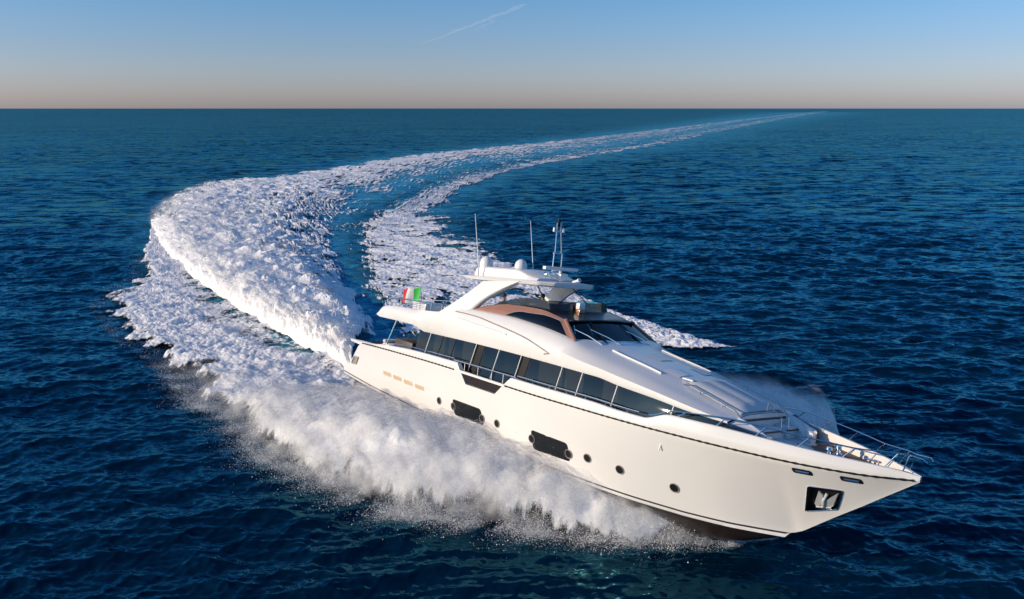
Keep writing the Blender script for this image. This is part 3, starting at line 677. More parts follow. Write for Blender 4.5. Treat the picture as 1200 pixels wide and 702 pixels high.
# ================================================================ the sea
rng = np.random.RandomState(7)
WV = []
for i in range(130):
    lam = 0.26*(18/0.26)**((i+.5)/130)
    th = rad(97)+rng.normal(0, .62 if lam < 5 else .42)          # short seas from a wide fan of directions
    k = 2*math.pi/lam
    slope = .050*(1.0 if lam < 1.8 else (1.8/lam)**.8)*rng.uniform(.6, 1.4)
    WV.append((lam, k*math.cos(th), k*math.sin(th), slope/k, rng.uniform(0, 2*math.pi), slope))
def sea(x, y, sp):
    """wave displacement at rest position x, y; waves too short for the mesh spacing sp are left to the shader"""
    dx = np.zeros_like(x); dy = np.zeros_like(x); dz = np.zeros_like(x); lost = np.zeros_like(x)
    for lam, kx, ky, a, ph, s in WV:
        w = np.clip((lam/sp-2.5)/2.5, 0, 1); lost += s*s*.5*(1-w*w)
        if w.max() <= 0: continue
        p = kx*x+ky*y+ph; c = np.cos(p)*(a*w); sn = np.sin(p)*(a*w*.9); kk = math.hypot(kx, ky)
        dz += c; dx -= sn*kx/kk; dy -= sn*ky/kk
    g = .75+.45*fbm(x/23, y/17, 2, 5)                              # gusts: patches of rougher and calmer water
    return dx*g, dy*g, dz*g, np.sqrt(lost)

def fast_mesh(name, V, F, attrs={}, smooth=True):
    me = bpy.data.meshes.new(name); nv, nf, k_ = len(V), len(F), F.shape[1]
    me.vertices.add(nv); me.vertices.foreach_set("co", np.ascontiguousarray(V, np.float32).ravel())
    me.loops.add(nf*k_); me.loops.foreach_set("vertex_index", np.ascontiguousarray(F, np.int32).ravel())
    me.polygons.add(nf); me.polygons.foreach_set("loop_start", np.arange(0, nf*k_, k_, dtype=np.int32))
    me.polygons.foreach_set("loop_total", np.full(nf, k_, np.int32))
    me.polygons.foreach_set("use_smooth", np.full(nf, smooth, bool))
    for k, a in attrs.items():
        at = me.attributes.new(k, 'FLOAT', 'POINT'); at.data.foreach_set("value", np.ascontiguousarray(a, np.float32))
    me.update(calc_edges=True); return me
def quads(n, m):
    i = np.arange(n-1)[:, None]*m+np.arange(m-1)[None, :]
    return np.stack([i, i+1, i+m+1, i+m], -1).reshape(-1, 4)
def used(V, F, attrs):
    """drop vertices no face uses"""
    u = np.zeros(len(V), bool); u[F.ravel()] = True; idx = np.cumsum(u)-1
    return V[u], idx[F], {k: a[u] for k, a in attrs.items()}

def ground(px, py):
    """where the line of sight through a point of the 1200 px picture meets the sea"""
    a = (np.asarray(px, float)-600)/F_PX; b = -(np.asarray(py, float)-351)/F_PX
    dx, dy, dz = a, math.cos(PITCH)+b*math.sin(PITCH), -math.sin(PITCH)+b*math.cos(PITCH)
    t = -CAM_H/dz; return t*dx, t*dy
def crom(P, t):
    """smooth line through rows of P at parameter t in 0..n-1"""
    P = np.asarray(P, float); n = len(P); i = np.clip(t.astype(int), 0, n-2); f = (t-i)[:, None]
    p0, p1, p2, p3 = P[np.maximum(i-1, 0)], P[i], P[i+1], P[np.minimum(i+2, n-1)]
    return .5*(2*p1+(p2-p0)*f+(2*p0-5*p1+4*p2-p3)*f*f+(3*p1-p0-3*p2+p3)*f**3)

# wake: five lines along it, each listed from the horizon to the boat
W0 = [(967.5,129.6),(854,141),(708,158),(592,170),(475,182),(387,196),(300,209),(237,214),(183,243),(180,274),(203,306),(237,334),(281,365),(329,392),(374,418),(412,440)]
W1 = [(968.2,129.8),(866,141.8),(735,161),(622,175),(520,187),(452,203),(404,216),(370,231),(335,253),(328,277),(338,302),(354,325),(375,350),(393,371),(409,390),(424,404)]
W2 = [(968.8,130.1),(872,142.6),(750,164),(645,180),(552,192),(486,211),(450,224),(408,246),(384,264),(380,288),(388,312),(398,332),(410,352),(420,370),(430,386),(440,400)]
W3 = [(969.4,130.4),(876,144),(768,167),(664,183),(560,205),(512,222),(472,242),(452,256),(436,272),(436,292),(440,312),(446,332),(454,350),(466,366),(480,384),(496,398)]
W4 = [(970.5,131.2),(884,148),(797,167),(708,182),(622,196),(572,210),(546,224),(529,240),(541,260),(566,276),(590,291),(602,304),(622,316),(650,332),(690,354),(740,382)]
LINES = np.array([W0, W1, W2, W3, W4], float)                       # 5 x 16 x 2
# coverage of foam on each line and station
COV = np.array([
 [.30,.32,.45,.60,.72,.80,.86,.95,1.0,1.0,1.0,1.0,1.0,1.0,1.0,1.0],
 [.30,.36,.40,.46,.50,.54,.56,.57,.57,.59,.64,.76,.9,1.0,1.0,1.0],
 [.22,.26,.28,.26,.26,.26,.30,.36,.44,.44,.50,.70,.88,.85,.70,.6],
 [.30,.36,.38,.44,.46,.54,.58,.64,.64,.62,.60,.60,.60,.60,.60,.6],
 [.30,.34,.38,.50,.60,.66,.70,.74,.78,.80,.80,.80,.80,.80,.80,.8]])
def wake_at(t, q):
    """pixel position and coverage at station t (n) and lateral q (m) in 0..4"""
    R = [crom(LINES[k], t) for k in range(5)]
    C = [np.interp(t, np.arange(16), COV[k]) for k in range(5)]
    i = np.clip(q.astype(int), 0, 3); f = q-i
    R = np.array(R); C = np.array(C)
    P = R[i]*(1-f)[:, None, None]+R[i+1]*f[:, None, None]
    return P, C[i]*(1-f)[:, None]+C[i+1]*f[:, None]

def white_foam(name, hole_scale, tint=(.90, .895, .89), sss=0, alpha=None):
    m, n, b = nodes(name); out = n.nodes["Material Output"]
    at = N(n, "ShaderNodeAttribute", attribute_name="cov"); pos = N(n, "ShaderNodeNewGeometry").outputs["Position"]
    su = N(n, "ShaderNodeAttribute", attribute_name="su").outputs["Fac"]; sv = N(n, "ShaderNodeAttribute", attribute_name="sv").outputs["Fac"]
    sc = N(n, "ShaderNodeCombineXYZ", {0: su, 1: sv}).outputs[0]
    t1 = noise(n, hole_scale, 6, .68, sc); t2 = noise(n, hole_scale*.22, 3, .6, sc)
    s = N(n, "ShaderNodeMath", {0: t1.outputs["Fac"], 1: t2.outputs["Fac"]}, operation='ADD')
    s2 = N(n, "ShaderNodeMath", {0: s.outputs[0], 1: .5}, operation='MULTIPLY')
    th = N(n, "ShaderNodeMath", {0: 1.0, 1: at.outputs["Fac"]}, operation='SUBTRACT')
    lo = N(n, "ShaderNodeMapRange", {0: th.outputs[0], 1: 0, 2: 1, 3: .20, 4: .74})
    d = N(n, "ShaderNodeMath", {0: s2.outputs[0], 1: lo.outputs[0]}, operation='SUBTRACT')
    a = N(n, "ShaderNodeMapRange", {0: d.outputs[0], 1: -.03, 2: .05, 3: 0, 4: 1})
    b.inputs["Base Color"].default_value = (*tint, 1); b.inputs["Roughness"].default_value = .75
    b.inputs["Specular IOR Level"].default_value = .25
    b.inputs["Subsurface Weight"].default_value = sss; b.inputs["Subsurface Radius"].default_value = (1, 1, 1); b.inputs["Subsurface Scale"].default_value = .35
    fac = a.outputs[0]
    if alpha is not None:                                     # thin veil: only part of the light is stopped
        t3 = noise(n, 1.1, 5, .6, pos); v3 = N(n, "ShaderNodeMapRange", {0: t3.outputs["Fac"], 1: alpha[0], 2: alpha[1], 3: 0, 4: alpha[2]})
        fac = N(n, "ShaderNodeMath", {0: v3.outputs[0], 1: at.outputs["Fac"]}, operation='MULTIPLY').outputs[0]
    bp = N(n, "ShaderNodeBump", {"Height": t1.outputs["Fac"], "Strength": .7, "Distance": .12}); n.links.new(bp.outputs[0], b.inputs["Normal"])
    body = b.outputs[0]
    if alpha is not None:
        d_ = N(n, "ShaderNodeBsdfDiffuse", {"Color": (*tint, 1)}); t_ = N(n, "ShaderNodeBsdfTranslucent", {"Color": (*tint, 1)})
        body = N(n, "ShaderNodeMixShader", {0: .5, 1: d_.outputs[0], 2: t_.outputs[0]}).outputs[0]
    tr = N(n, "ShaderNodeBsdfTransparent"); mx = N(n, "ShaderNodeMixShader", {0: fac, 1: tr.outputs[0], 2: body})
    n.links.new(mx.outputs[0], out.inputs[0]); return m
M['foam'] = white_foam("sea_foam", 3.2)
M['spray'] = white_foam("dense_spray", 3.2, (.88, .875, .87), sss=1.0)
M['crestveil'] = white_foam("crest_veil", 3.2, (.95, .945, .94), alpha=(.42, .70, .55))
M['veil'] = white_foam("spray_veil", 3.2, (.92, .92, .915), alpha=(.38, .66, .75))

def build_wake():
    t = np.concatenate([np.linspace(0, 3, 120)[:-1], np.linspace(3, 7, 420)[:-1], np.linspace(7, 15, 900)])
    q = np.concatenate([np.linspace(0, 1, 230)[:-1], np.linspace(1, 2, 120)[:-1], np.linspace(2, 3, 90)[:-1], np.linspace(3, 4, 190)])
    P, C = wake_at(t, q)                                           # m x n
    X, Y = ground(P[..., 0], np.maximum(P[..., 1], 128.6)); X = X.T.copy(); Y = Y.T.copy(); C = C.T.copy()
    n, m = X.shape; Q = np.broadcast_to(q, (n, m)); T = np.broadcast_to(t[:, None], (n, m))
    sp = np.hypot(np.gradient(X, axis=1), np.gradient(Y, axis=1)); sp2 = np.hypot(np.gradient(X, axis=0), np.gradient(Y, axis=0))
    spm = np.maximum(np.minimum(np.maximum(sp, sp2), 60), .03); dist = np.hypot(X, Y)
    dx, dy, dz, _ = sea(X, Y, np.maximum(spm, dist*.0030))
    lodf = np.clip(1.2-spm/1.5, 0, 1)
    # breaking crest on the outside of the turn
    cr = np.interp(T, [0,4,6,7,8,9,10,11,12,13,14,15], [0,.05,.25,.6,.85,.95,1.05,1.2,1.4,1.55,1.5,1.1])
    prof = np.interp(Q, [0,.06,.16,.34,.8,1.4,2.1,4], [0,.50,.88,1.0,.86,.48,.12,0])
    wob = 1+.50*fbm(X/3.0, Y/3.0, 3, 31)
    h = cr*prof*wob
    # lumps: big puffs on the crest, small churn elsewhere
    seg = np.hypot(np.diff(X[:, 60]), np.diff(Y[:, 60])); arc = np.concatenate([[0], np.cumsum(seg)])[:, None]; arc = arc[-1]-arc
    bf = sstep(.22, .5, Q); b1 = billow(X/2.2, Y/2.2, 5, 11, .45)*bf+billow(arc/1.5+0*Q, Q*5.5+arc*.12, 5, 13, .5)*(1-bf); latd = np.cumsum(np.hypot(np.diff(X, axis=1, prepend=X[:, :1]), np.diff(Y, axis=1, prepend=Y[:, :1])), axis=1)
    b2 = .5*billow(arc/.9+0*Q, latd/.36, 3, 21, .55)+.3*billow(X/.4, Y/.4, 2, 25)+.45*billow(arc/2.6+0*Q, latd/1.0, 2, 23)
    crest = np.clip(prof*1.4, 0, 1)*np.clip(cr/1.2, 0, 1)
    h += lodf*crest*(b1-.3)*.70+lodf*(.03+.16*C*(1-crest*.4))*b2
    # streaks along the wake and ragged edges thin the cover
    slat = fbm(T*1.6, Q*15, 3, 41)*.75+fbm(T*6, Q*42, 3, 47)*.45
    edge = np.minimum(Q, (4-Q)*1.0); rag = fbm(X/5, Y/5, 4, 51)+np.where(Q > 3, 2.2*fbm(X/9, Y/15, 3, 53), 0)
    Qw = Q+.42*fbm(X/3.2, Y/3.2, 4, 59)*np.clip(spm*4, .6, 1.5); dip = sstep(1.95, 2.35, Qw)*(1-sstep(2.55, 3.05, Qw)); C = C*(1-dip*np.interp(T, [0,2,5,8,10,15], [.1,.3,.55,.75,.92,.95]))
    fr_ = np.clip(1-Q/.45, 0, 1)*np.clip(cr/.9, 0, 1)
    cov = C+slat*.42*(1-fr_)+(fbm(X/7, Y/9, 3, 55)*.28+fbm(arc/7+0*Q, latd/1.4, 4, 57)*.46)*(1-fr_)*np.clip(1.25-cr*.45*(Q < 1.2), .2, 1)
    edge = np.where(T > 8, np.maximum(edge, np.where(Q < 2, 1, 0)*np.clip((T-8)/1.2, 0, 1)*.3), edge)
    cov -= .75*(1-sstep(0, np.where(Q > 2, .5, .30), edge+rag*.22))
    cov = np.clip(cov, 0, 1.02); h *= sstep(.12, .55, cov)
    ux, uy = X[:, :1]-X[:, 230:231], Y[:, :1]-Y[:, 230:231]; ul = np.hypot(ux, uy)+1e-6; push = lodf*crest*(b1-.35)*.95*np.clip(1-Q/.5, 0, 1)
    X = X+ux/ul*push; Y = Y+uy/ul*push
    V0z = np.maximum(dz, -1)+.035+h
    V = np.stack([X+dx, Y+dy, np.maximum(dz, -1)+.035+h+np.minimum(dist*.00006, .2)], -1).reshape(-1, 3)
    F = quads(n, m); cv = cov.reshape(-1); keep = cv[F].mean(1) > .14
    V, F, A = used(V, F[keep], {"cov": cv, "su": (arc*.42+0*Q).reshape(-1), "sv": latd.reshape(-1)})
    o = link("wake_foam", fast_mesh("wake_foam", V, F, A), M['foam'])
    return tag(o, "white foaming wake curving from the horizon round to the stern", "foam", kind="stuff"), (X, Y, V0z, T, Q)
_, (WX, WY, WZ, WT, WQ) = build_wake()

# bow wave: foam field outside the crest and the heap of spray along the near side of the hull
S0 = [(176,268),(163,300),(150,325),(109,354),(120,380),(142,402),(182,428),(214,466),(252,490),(292,528),(335,560),(400,584),(470,602),(540,612),(620,622),(700,632),(790,634),(862,632),(915,628)]
S1 = [(186,272),(208,304),(240,332),(283,363),(330,391),(374,416),(408,440),(440,462),(470,480),(500,494),(540,513),(580,532),(620,549),(660,564),(710,582),(760,600),(812,616),(866,629),(918,628)]
def build_spray():
    A, B = np.array(S0, float), np.array(S1, float); ns = len(A)
    t = np.linspace(0, ns-1, 1300); q = np.linspace(0, 1, 420)
    PA, PB = crom(A, t), crom(B, t)
    # the inner line follows the hull on the water, so put it where the hull stands
    XA, YA = ground(PA[:, 0], PA[:, 1]); XB, YB = ground(PB[:, 0], PB[:, 1])
    X = XA[:, None]*(1-q)+XB[:, None]*q; Y = YA[:, None]*(1-q)+YB[:, None]*q
    T = np.broadcast_to(t[:, None], X.shape); Q = np.broadcast_to(q, X.shape)
    dx, dy, dz, _ = sea(X, Y, np.hypot(X, Y)*.0030)
    hm = np.interp(T, [0,3,6,8,9,10,12,14,16,17,18], [.15,.2,.35,.8,1.2,1.55,1.65,1.45,.8,.32,.05])
    prof = np.interp(Q, [0,.05,.14,.30,.5,.8,1.0], [0,.16,.50,.88,1.0,.78,.42])
    far = np.interp(T, [0,5,8], [1,1,0]); prof = prof*(1-far)+far*np.interp(Q, [0,.06,.2,.45,.8,1], [0,.2,.7,.7,.35,.25])
    b1 = billow(X/2.3, Y/2.3, 5, 61, .42); b2 = .6*billow(X/.40, Y/.40, 3, 71, .55)+.5*billow(X/1.1, Y/1.1, 2, 73)
    big = np.clip(hm/.9, 0.0, 1)*np.clip(prof*1.6, 0, 1)
    h = hm*prof*(1+.30*fbm(X/3, Y/3, 2, 65))+big*(b1-.3)*.5+(.03+.15*np.clip(prof*3, 0, 1))*b2
    edge = Q; rag = fbm(X/2.6, Y/2.6, 5, 81)
    cov = np.interp(T, [0,5,7,9,18], [.76,.76,.92,1.05,1.05])+fbm(X/4, Y/4, 4, 85)*np.interp(T, [0,6,9], [.34,.30,.05])
    edge = edge+np.interp(T, [0,6.5,8], [.10,.10,0])*np.clip(Q*12, 0, 1)
    cov -= 1.05*(1-sstep(0, np.interp(T, [0,7,9], [.42,.42,.26]), edge+(rag+.7*fbm(X/7, Y/7, 2, 87))*np.interp(T, [0,7,9], [.26,.26,.10])))
    trough = np.interp(T, [0,3,5,7], [.2,.30,.35,.1])*sstep(.55, .9, Q)
    cov = np.clip(cov-trough, 0, 1.05); h *= sstep(.12, .6, cov)
    V = np.stack([X+dx, Y+dy, np.maximum(dz, -.6)+.04+h], -1).reshape(-1, 3); F = quads(*X.shape); cv = cov.reshape(-1)
    keep = cv[F].mean(1) > .14
    V, F, At = used(V, F[keep], {"cov": cv, "su": V[:, 0], "sv": V[:, 1]})
    o = link("bow_wave_spray", fast_mesh("bow_wave_spray", V, F, At), M['spray'])
    tag(o, "heap of white spray thrown out along the near side of the hull", "spray", kind="stuff"); return X, Y, dz+h, T, Q
SX, SY, SZ, ST, SQ = build_spray()


# the wash the far side of the boat leaves, seen beyond its deck
P0 = [(560,290),(610,308),(655,330),(700,351),(730,362),(765,374),(800,386),(840,398),(870,407)]
P1 = [(560,340),(610,350),(655,365),(700,385),(730,398),(765,408),(800,414),(840,412),(872,409)]
def build_wash():
    t = np.linspace(0, 8, 420); q = np.linspace(0, 1, 130)
    XA, YA = ground(*crom(P0, t).T); XB, YB = ground(*crom(P1, t).T)
    X = XA[:, None]*(1-q)+XB[:, None]*q; Y = YA[:, None]*(1-q)+YB[:, None]*q
    T = np.broadcast_to(t[:, None], X.shape); Q = np.broadcast_to(q, X.shape)
    dx, dy, dz, _ = sea(X, Y, np.hypot(X, Y)*.0030)
    cov = .80+fbm(X/2, Y/2, 4, 91)*.45-1.0*(1-sstep(0, .34, np.minimum(Q, 1-Q)*np.minimum(1, (8-T)*.8+.1)+.12*fbm(X/2, Y/2, 4, 93)))
    h = .03+.15*billow(X/.6, Y/.6, 4, 95, .5)*np.clip(cov, 0, 1)
    cov = np.clip(cov, 0, 1.02); V = np.stack([X+dx, Y+dy, np.maximum(dz, -.5)+.04+h*sstep(.1, .5, cov)], -1).reshape(-1, 3); F = quads(*X.shape); cv = cov.reshape(-1)
    V, F, A = used(V, F[cv[F].mean(1) > .14], {"cov": cv, "su": V[:, 0], "sv": V[:, 1]})
    tag(link("side_wash", fast_mesh("side_wash", V, F, A), M['foam']), "patch of white wash spreading on the water beyond the boat", "foam", kind="stuff")
build_wash()

# spray in the air: closed bodies of droplets scattering light
HX, HY = math.cos(HEAD), math.sin(HEAD)
def alongside(x, y, z): return (1.802+(x-14)*HX-y*HY, 32.538+(x-14)*HY+y*HX, z)
def build_mist():
    """curtains of spray thrown up on the far side of the bow"""
    u = np.linspace(0, 1, 130); v = np.linspace(0, 1, 50); U, Vv = np.meshgrid(u, v, indexing='ij'); x = 25.9-U*13.8
    yc = np.interp(x, [12,15,19,22,24,25.2,26.6], [8.6,8.6,8.0,7.0,5.4,3.8,1.5]); top = np.interp(x, [12,15,18,20.5,23,24.3,25.4,26.6], [.3,1.0,1.8,2.3,2.2,1.8,1.0,.2])
    VV, FF, CC = [], [], []
    for i, d in enumerate(np.linspace(-2.2, 1.6, 8)):
        w = np.clip((25.9-x)/3, 0.05, 1)
        y = yc+d*w+.7*fbm(x/2+i*3.1, Vv*1.6, 3, 131+i)*w; z = 1.1+Vv*(1.0*top*(1-.10*abs(d))*(1+.25*fbm(x/1.6, 0*x+i*7.7, 3, 141+i))+.3); xx = x-Vv*.9+.5*fbm(x/2, Vv*2+9, 2, 151+i)
        px_, py_, _ = alongside(xx, y, z)
        c = (1-sstep(.30, 1, Vv))*sstep(.02, .30, U)**1.3*(1-sstep(.5, 1, U))
        FF.append(quads(*U.shape)+len(VV)*U.size); VV.append(np.stack([px_, py_, z], -1).reshape(-1, 3)); CC.append(c.reshape(-1))
    m = white_foam("mist_veil", 1.5, (.95, .95, .95), alpha=(.05, .50, 1.0))
    tag(link("spray_mist", fast_mesh("spray_mist", np.concatenate(VV), np.concatenate(FF), {"cov": np.concatenate(CC)}), m), "bluish mist of spray blown up beyond the bow rail", "spray", kind="stuff")
build_mist()

def build_veil():
    """thin sheets of spray blown off the heap"""
    k = 4; X, Y, Z, T, Q = [a[::k, ::k] for a in (SX, SY, SZ, ST, SQ)]
    r = T[:, 0] >= 5.6; X, Y, Z, T, Q = [a[r] for a in (X, Y, Z, T, Q)]; n, m = X.shape
    ends = np.clip((T-5.6)/3.0, 0, 1)*np.clip((18-T)/1.0, 0, 1); VV, FF, CC = [], [], []
    lx = X[:, :1]-X[:, -1:]; ly = Y[:, :1]-Y[:, -1:]; ll = np.hypot(lx, ly)+1e-6
    for i, d in enumerate((.14, .30, .48, .68)):
        up = ends*d*(1+.5*fbm(X/1.3, Y/1.3, 3, 101+i))*(1-.7*sstep(.6, 1, Q)); out = ends*d*.55*(1-Q)*(1+.9*fbm(X/1.1, Y/1.1, 3, 111+i))
        c = np.clip((1-i*.16)*np.minimum(1, Q*6+.05)*ends*np.clip((1-Q)*5+.35, 0, 1), 0, 1)
        FF.append(quads(n, m)+len(VV)*n*m); VV.append(np.stack([X+lx/ll*out, Y+ly/ll*out, np.maximum(Z, -.1)+up], -1).reshape(-1, 3)); CC.append(c.reshape(-1))
    o = link("spray_veil", fast_mesh("spray_veil", np.concatenate(VV), np.concatenate(FF), {"cov": np.concatenate(CC)}), M['veil'])
    tag(o, "thin veil of fine white spray over the bow wave", "spray", kind="stuff")
build_veil()
def build_crest_veil():
    k = 3; X, Y, Z, T, Q = [a[::k, :330:k] for a in (WX, WY, WZ, WT, WQ)]
    r = T[:, 0] >= 6.2; X, Y, Z, T, Q = [a[r] for a in (X, Y, Z, T, Q)]; n, m = X.shape; VV, FF, CC = [], [], []
    lx = X[:, :1]-X[:, -1:]; ly = Y[:, :1]-Y[:, -1:]; ll = np.hypot(lx, ly)+1e-6; ends = np.clip((T-6.2)/2, 0, 1)
    for i, d in enumerate((.15, .32, .52)):
        up = ends*d*(1+.6*fbm(X/1.5, Y/1.5, 3, 161+i)); out = ends*d*.8*np.clip(1-Q/.8, 0, 1)*(1+.8*fbm(X/1.2, Y/1.2, 3, 171+i))
        c = np.clip((1-i*.2)*np.clip(1.15-Q, 0, 1)*np.minimum(1, .25+Q*5)*ends, 0, 1)
        FF.append(quads(n, m)+len(VV)*n*m); VV.append(np.stack([X+lx/ll*out, Y+ly/ll*out, Z+up], -1).reshape(-1, 3)); CC.append(c.reshape(-1))
    o = link("crest_veil", fast_mesh("crest_veil", np.concatenate(VV), np.concatenate(FF), {"cov": np.concatenate(CC)}), M['crestveil'])
    tag(o, "thin white spray over the breaking crest behind the stern", "spray", kind="stuff")
build_crest_veil()

def build_drops():
    g = np.random.RandomState(3); n, m = SX.shape; P = []; R_ = []
    def throw(X, Y, Z, T, Q, tmin, tmax, count, qs, rise, away):
        i0, i1 = np.searchsorted(T[:, 0], [tmin, tmax]); i = g.randint(i0, i1-1, count*3)
        q = np.minimum(g.exponential(qs, count*3), .98); j = (q*(X.shape[1]-1)).astype(int)
        x, y, z = X[i, j], Y[i, j], Z[i, j]; keep = g.rand(len(x)) < np.clip(fbm(x/1.2, y/1.2, 4, 121)*2.2+.40, 0, 1)
        i, j, x, y, z = [a[keep][:count] for a in (i, j, x, y, z)]
        lx, ly = X[i, 0]-X[i, -1], Y[i, 0]-Y[i, -1]; l = np.hypot(lx, ly)+1e-6; o = (g.exponential(away, len(x)))*(1-q[keep][:count])
        P.append(np.stack([x+lx/l*o+g.normal(0, .06, len(x)), y+ly/l*o+g.normal(0, .06, len(x)), np.maximum(z, -.1)+g.exponential(rise, len(x))], -1)); R_.append(np.clip(g.lognormal(-5.0, .55, len(x)), .003, .03))
    throw(SX, SY, SZ, ST, SQ, 6, 17.9, 150000, .12, .12, .38)
    throw(SX, SY, SZ, ST, SQ, 8, 17.5, 50000, .45, .16, .10)
    throw(SX, SY, SZ, ST, SQ, 1, 7, 6000, .10, .07, .15)
    throw(WX[:, :330], WY[:, :330], WZ[:, :330], WT[:, :330], WQ[:, :330], 7, 14.9, 22000, .12, .16, .4)
    P = np.concatenate(P); R_ = np.concatenate(R_); k = len(P)
    tet = np.array([(1, 1, 1), (1, -1, -1), (-1, 1, -1), (-1, -1, 1)])/math.sqrt(3)
    a = g.rand(k)*6.28; b_ = g.rand(k)*3.14; ca, sa, cb, sb = np.cos(a), np.sin(a), np.cos(b_), np.sin(b_); o = np.zeros(k)
    rot = np.stack([np.stack([ca, -sa*cb, sa*sb], -1), np.stack([sa, ca*cb, -ca*sb], -1), np.stack([o, sb, cb], -1)], 1)
    V = (np.einsum('kij,vj->kvi', rot, tet)*R_[:, None, None]+P[:, None, :]).reshape(-1, 3)
    F = (np.array([(0, 1, 2), (0, 3, 1), (0, 2, 3), (1, 3, 2)])[None]+4*np.arange(k)[:, None, None]).reshape(-1, 3)
    tag(link("spray_droplets", fast_mesh("spray_droplets", V, F, smooth=False), simple("droplet_white", (.82, .82, .81), .5, var=.02)), "loose droplets flying off the edge of the bow spray", "droplets", kind="stuff")
build_drops()

# ---- open water: one sheet to the horizon, finer near the boat
M['sea'], n, b = nodes("sea_water")
pos = N(n, "ShaderNodeNewGeometry").outputs["Position"]; nor = N(n, "ShaderNodeNewGeometry").outputs["Normal"]
lost = N(n, "ShaderNodeAttribute", attribute_name="lost").outputs["Fac"]; aer = N(n, "ShaderNodeAttribute", attribute_name="aerated").outputs["Fac"]
mp1 = N(n, "ShaderNodeMapping", {"Vector": pos, "Scale": (.55, 1.25, 1)}); mp1.inputs["Rotation"].default_value = (0, 0, rad(-6))
n1 = noise(n, 4.2, 4, .62, mp1.outputs[0]); n2 = noise(n, .42, 3, .6, mp1.outputs[0])
def cent(c): return N(n, "ShaderNodeVectorMath", {0: c, 1: (.5, .5, .5)}, operation='SUBTRACT').outputs[0]
v1 = N(n, "ShaderNodeVectorMath", {0: cent(n1.outputs["Color"]), 1: (.62, .88, 0)}, operation='MULTIPLY').outputs[0]
v2a = N(n, "ShaderNodeVectorMath", {0: cent(n2.outputs["Color"]), 1: (3.0, 6.5, 0)}, operation='MULTIPLY').outputs[0]
v2 = N(n, "ShaderNodeVectorMath", {0: v2a}, operation='SCALE'); mp3 = N(n, "ShaderNodeMapping", {"Vector": pos, "Scale": (.012, .035, 1)}); n3 = noise(n, 1.0, 4, .6, mp3.outputs[0])
gu = N(n, "ShaderNodeMapRange", {0: n3.outputs["Fac"], 1: .3, 2: .7, 3: .45, 4: 1.6})
gl_ = N(n, "ShaderNodeMath", {0: gu.outputs[0], 1: lost}, operation='MULTIPLY'); n.links.new(gl_.outputs[0], v2.inputs["Scale"])
sm = N(n, "ShaderNodeVectorMath", {0: v1, 1: v2.outputs[0]}, operation='ADD').outputs[0]
nn = N(n, "ShaderNodeVectorMath", {0: N(n, "ShaderNodeVectorMath", {0: nor, 1: sm}, operation='ADD').outputs[0]}, operation='NORMALIZE').outputs[0]
wc = N(n, "ShaderNodeMix", {0: aer}, data_type='RGBA'); wc.inputs[6].default_value = (.0004, .010, .026, 1); wc.inputs[7].default_value = (.05, .27, .40, 1)
df = N(n, "ShaderNodeBsdfDiffuse", {"Color": wc.outputs[2]})
gl = N(n, "ShaderNodeBsdfGlossy", {"Color": (.20, .78, 1, 1), "Roughness": .07, "Normal": nn})
fr = N(n, "ShaderNodeFresnel", {"IOR": 1.333, "Normal": nn})
cap = N(n, "ShaderNodeMapRange", {0: lost, 1: .02, 2: .24, 3: 1.0, 4: .40})      # unresolved waves far off show fewer grazing facets
fm = N(n, "ShaderNodeMath", {0: fr.outputs[0], 1: cap.outputs[0]}, operation='MINIMUM')
mx = N(n, "ShaderNodeMixShader", {0: fm.outputs[0], 1: df.outputs[0], 2: gl.outputs[0]})
n.links.new(mx.outputs[0], n.nodes["Material Output"].inputs[0]); n.nodes.remove(b)
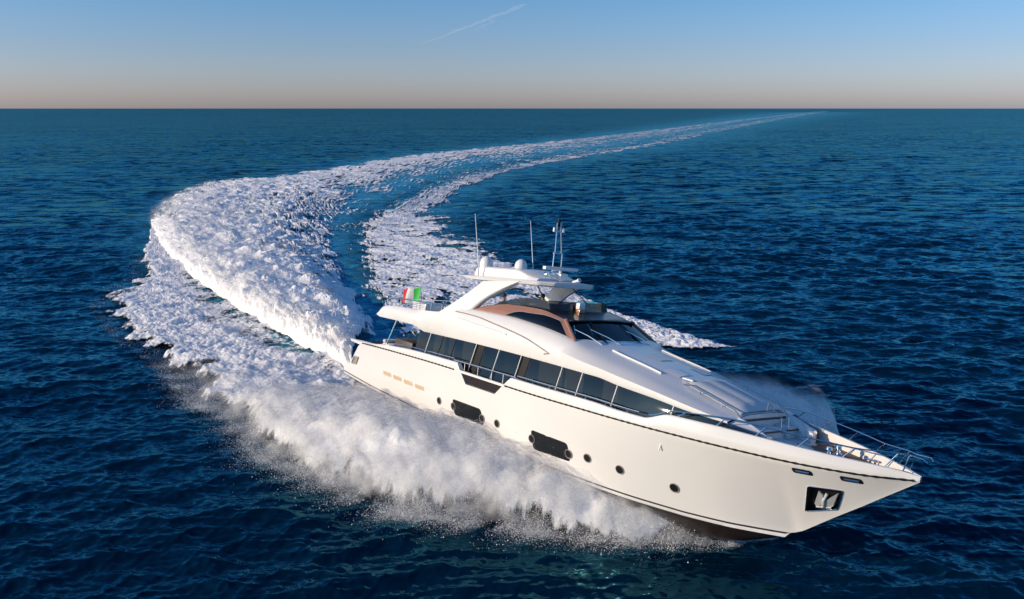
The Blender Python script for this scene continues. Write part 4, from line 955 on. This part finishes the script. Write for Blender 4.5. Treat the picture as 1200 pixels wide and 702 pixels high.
def build_sea():
    r = np.concatenate([np.geomspace(8, 22, 60)[:-1], np.geomspace(22, 120, 850)[:-1], np.geomspace(120, 90000, 950)])
    a = np.concatenate([np.linspace(-180, -44, 60)[:-1], np.linspace(-44, 44, 760), np.linspace(44, 180, 60)[1:]])
    A, R_ = np.meshgrid(np.radians(a), r); X = R_*np.sin(A); Y = R_*np.cos(A)
    sp = np.maximum(np.gradient(r)[:, None]*.85, R_*np.gradient(np.radians(a))[None, :])
    dx, dy, dz, lost = sea(X, Y, sp)
    fade = np.clip(2-R_/4000, 0, 1)
    # aerated, paler water inside the wake
    t = np.linspace(.2, 15, 150); P, _ = wake_at(t, np.array([.3, 1.0, 1.7, 2.2, 3.5])); aer = np.zeros_like(X)
    sel = (R_ > 40) & (R_ < 3500) & (np.abs(A) < rad(44)); xs, ys = X[sel], Y[sel]; best = np.zeros_like(xs)
    for j in range(P.shape[0]):
        gx, gy = ground(P[j, :, 0], P[j, :, 1])
        wd = np.array([.7, 1.0, 1.0, .35, .6])[j]
        for k in range(0, len(t)):
            rr = max(3.5, math.hypot(gx[k], gy[k])*.058); d2 = ((xs-gx[k])**2+(ys-gy[k])**2)/(rr*rr)
            best = np.maximum(best, wd*np.exp(-d2*1.3))
    aer[sel] = best
    V = np.stack([X+dx*fade, Y+dy*fade, dz*fade], -1).reshape(-1, 3)
    o = link("sea", fast_mesh("sea", V, quads(*X.shape), {"lost": lost.reshape(-1), "aerated": aer.reshape(-1)}), M['sea'])
    tag(o, kind="structure"); o["label"] = "dark blue open sea with short wind waves"
build_sea()

# ---------------------------------------------------------------- condensation trails very high and far away
def trail(px0, py0, px1, py1, dist, wid, label, op=.13):
    def at(px, py, d):
        a = (px-600)/F_PX; b = -(py-351)/F_PX; v = Vector((a, math.cos(PITCH)+b*math.sin(PITCH), -math.sin(PITCH)+b*math.cos(PITCH))); return Vector((0, 0, CAM_H))+v*d
    p0, p1 = at(px0, py0, dist*1.15), at(px1, py1, dist); n_ = 160; pts = []; rs = []
    for i in range(n_):
        t = i/(n_-1); j = float(fbm(np.array([t*14]), np.array([3.3+px0]), 3, 7)[0])
        pts.append(p0.lerp(p1, t)+Vector((0, 0, j*wid*.5))); rs.append(max(.02, wid*(.35+.65*t)*(1+.6*j)*min(1, t*5, (1-t)*12+.1)))
    m, n, b = nodes("trail_ice"); out = n.nodes["Material Output"]
    pos = N(n, "ShaderNodeNewGeometry").outputs["Position"]; tx = noise(n, 8/wid*.12, 4, .6, pos)
    lw = N(n, "ShaderNodeLayerWeight", {"Blend": .5}); iv = N(n, "ShaderNodeMapRange", {0: lw.outputs["Facing"], 1: 0, 2: .95, 3: op, 4: 0})
    f = N(n, "ShaderNodeMapRange", {0: tx.outputs["Fac"], 1: .32, 2: .68, 3: .15, 4: 1}); fm_ = N(n, "ShaderNodeMath", {0: f.outputs[0], 1: iv.outputs[0]}, operation='MULTIPLY')
    b.inputs["Base Color"].default_value = (.85, .85, .85, 1); tr = N(n, "ShaderNodeBsdfTransparent")
    mx = N(n, "ShaderNodeMixShader", {0: fm_.outputs[0], 1: tr.outputs[0], 2: b.outputs[0]}); n.links.new(mx.outputs[0], out.inputs[0])
    return tag(MB().tube([tuple(p) for p in pts], rs, 10).build("contrail", m, smooth=60), label, "contrail", "contrails in the sky")
trail(488, 54, 619, 4, 60000, 190, "longer of the two thin white contrails high in the blue sky")
trail(552, 37, 581, 24, 62000, 150, "short faint contrail just below the longer one in the sky", .22)
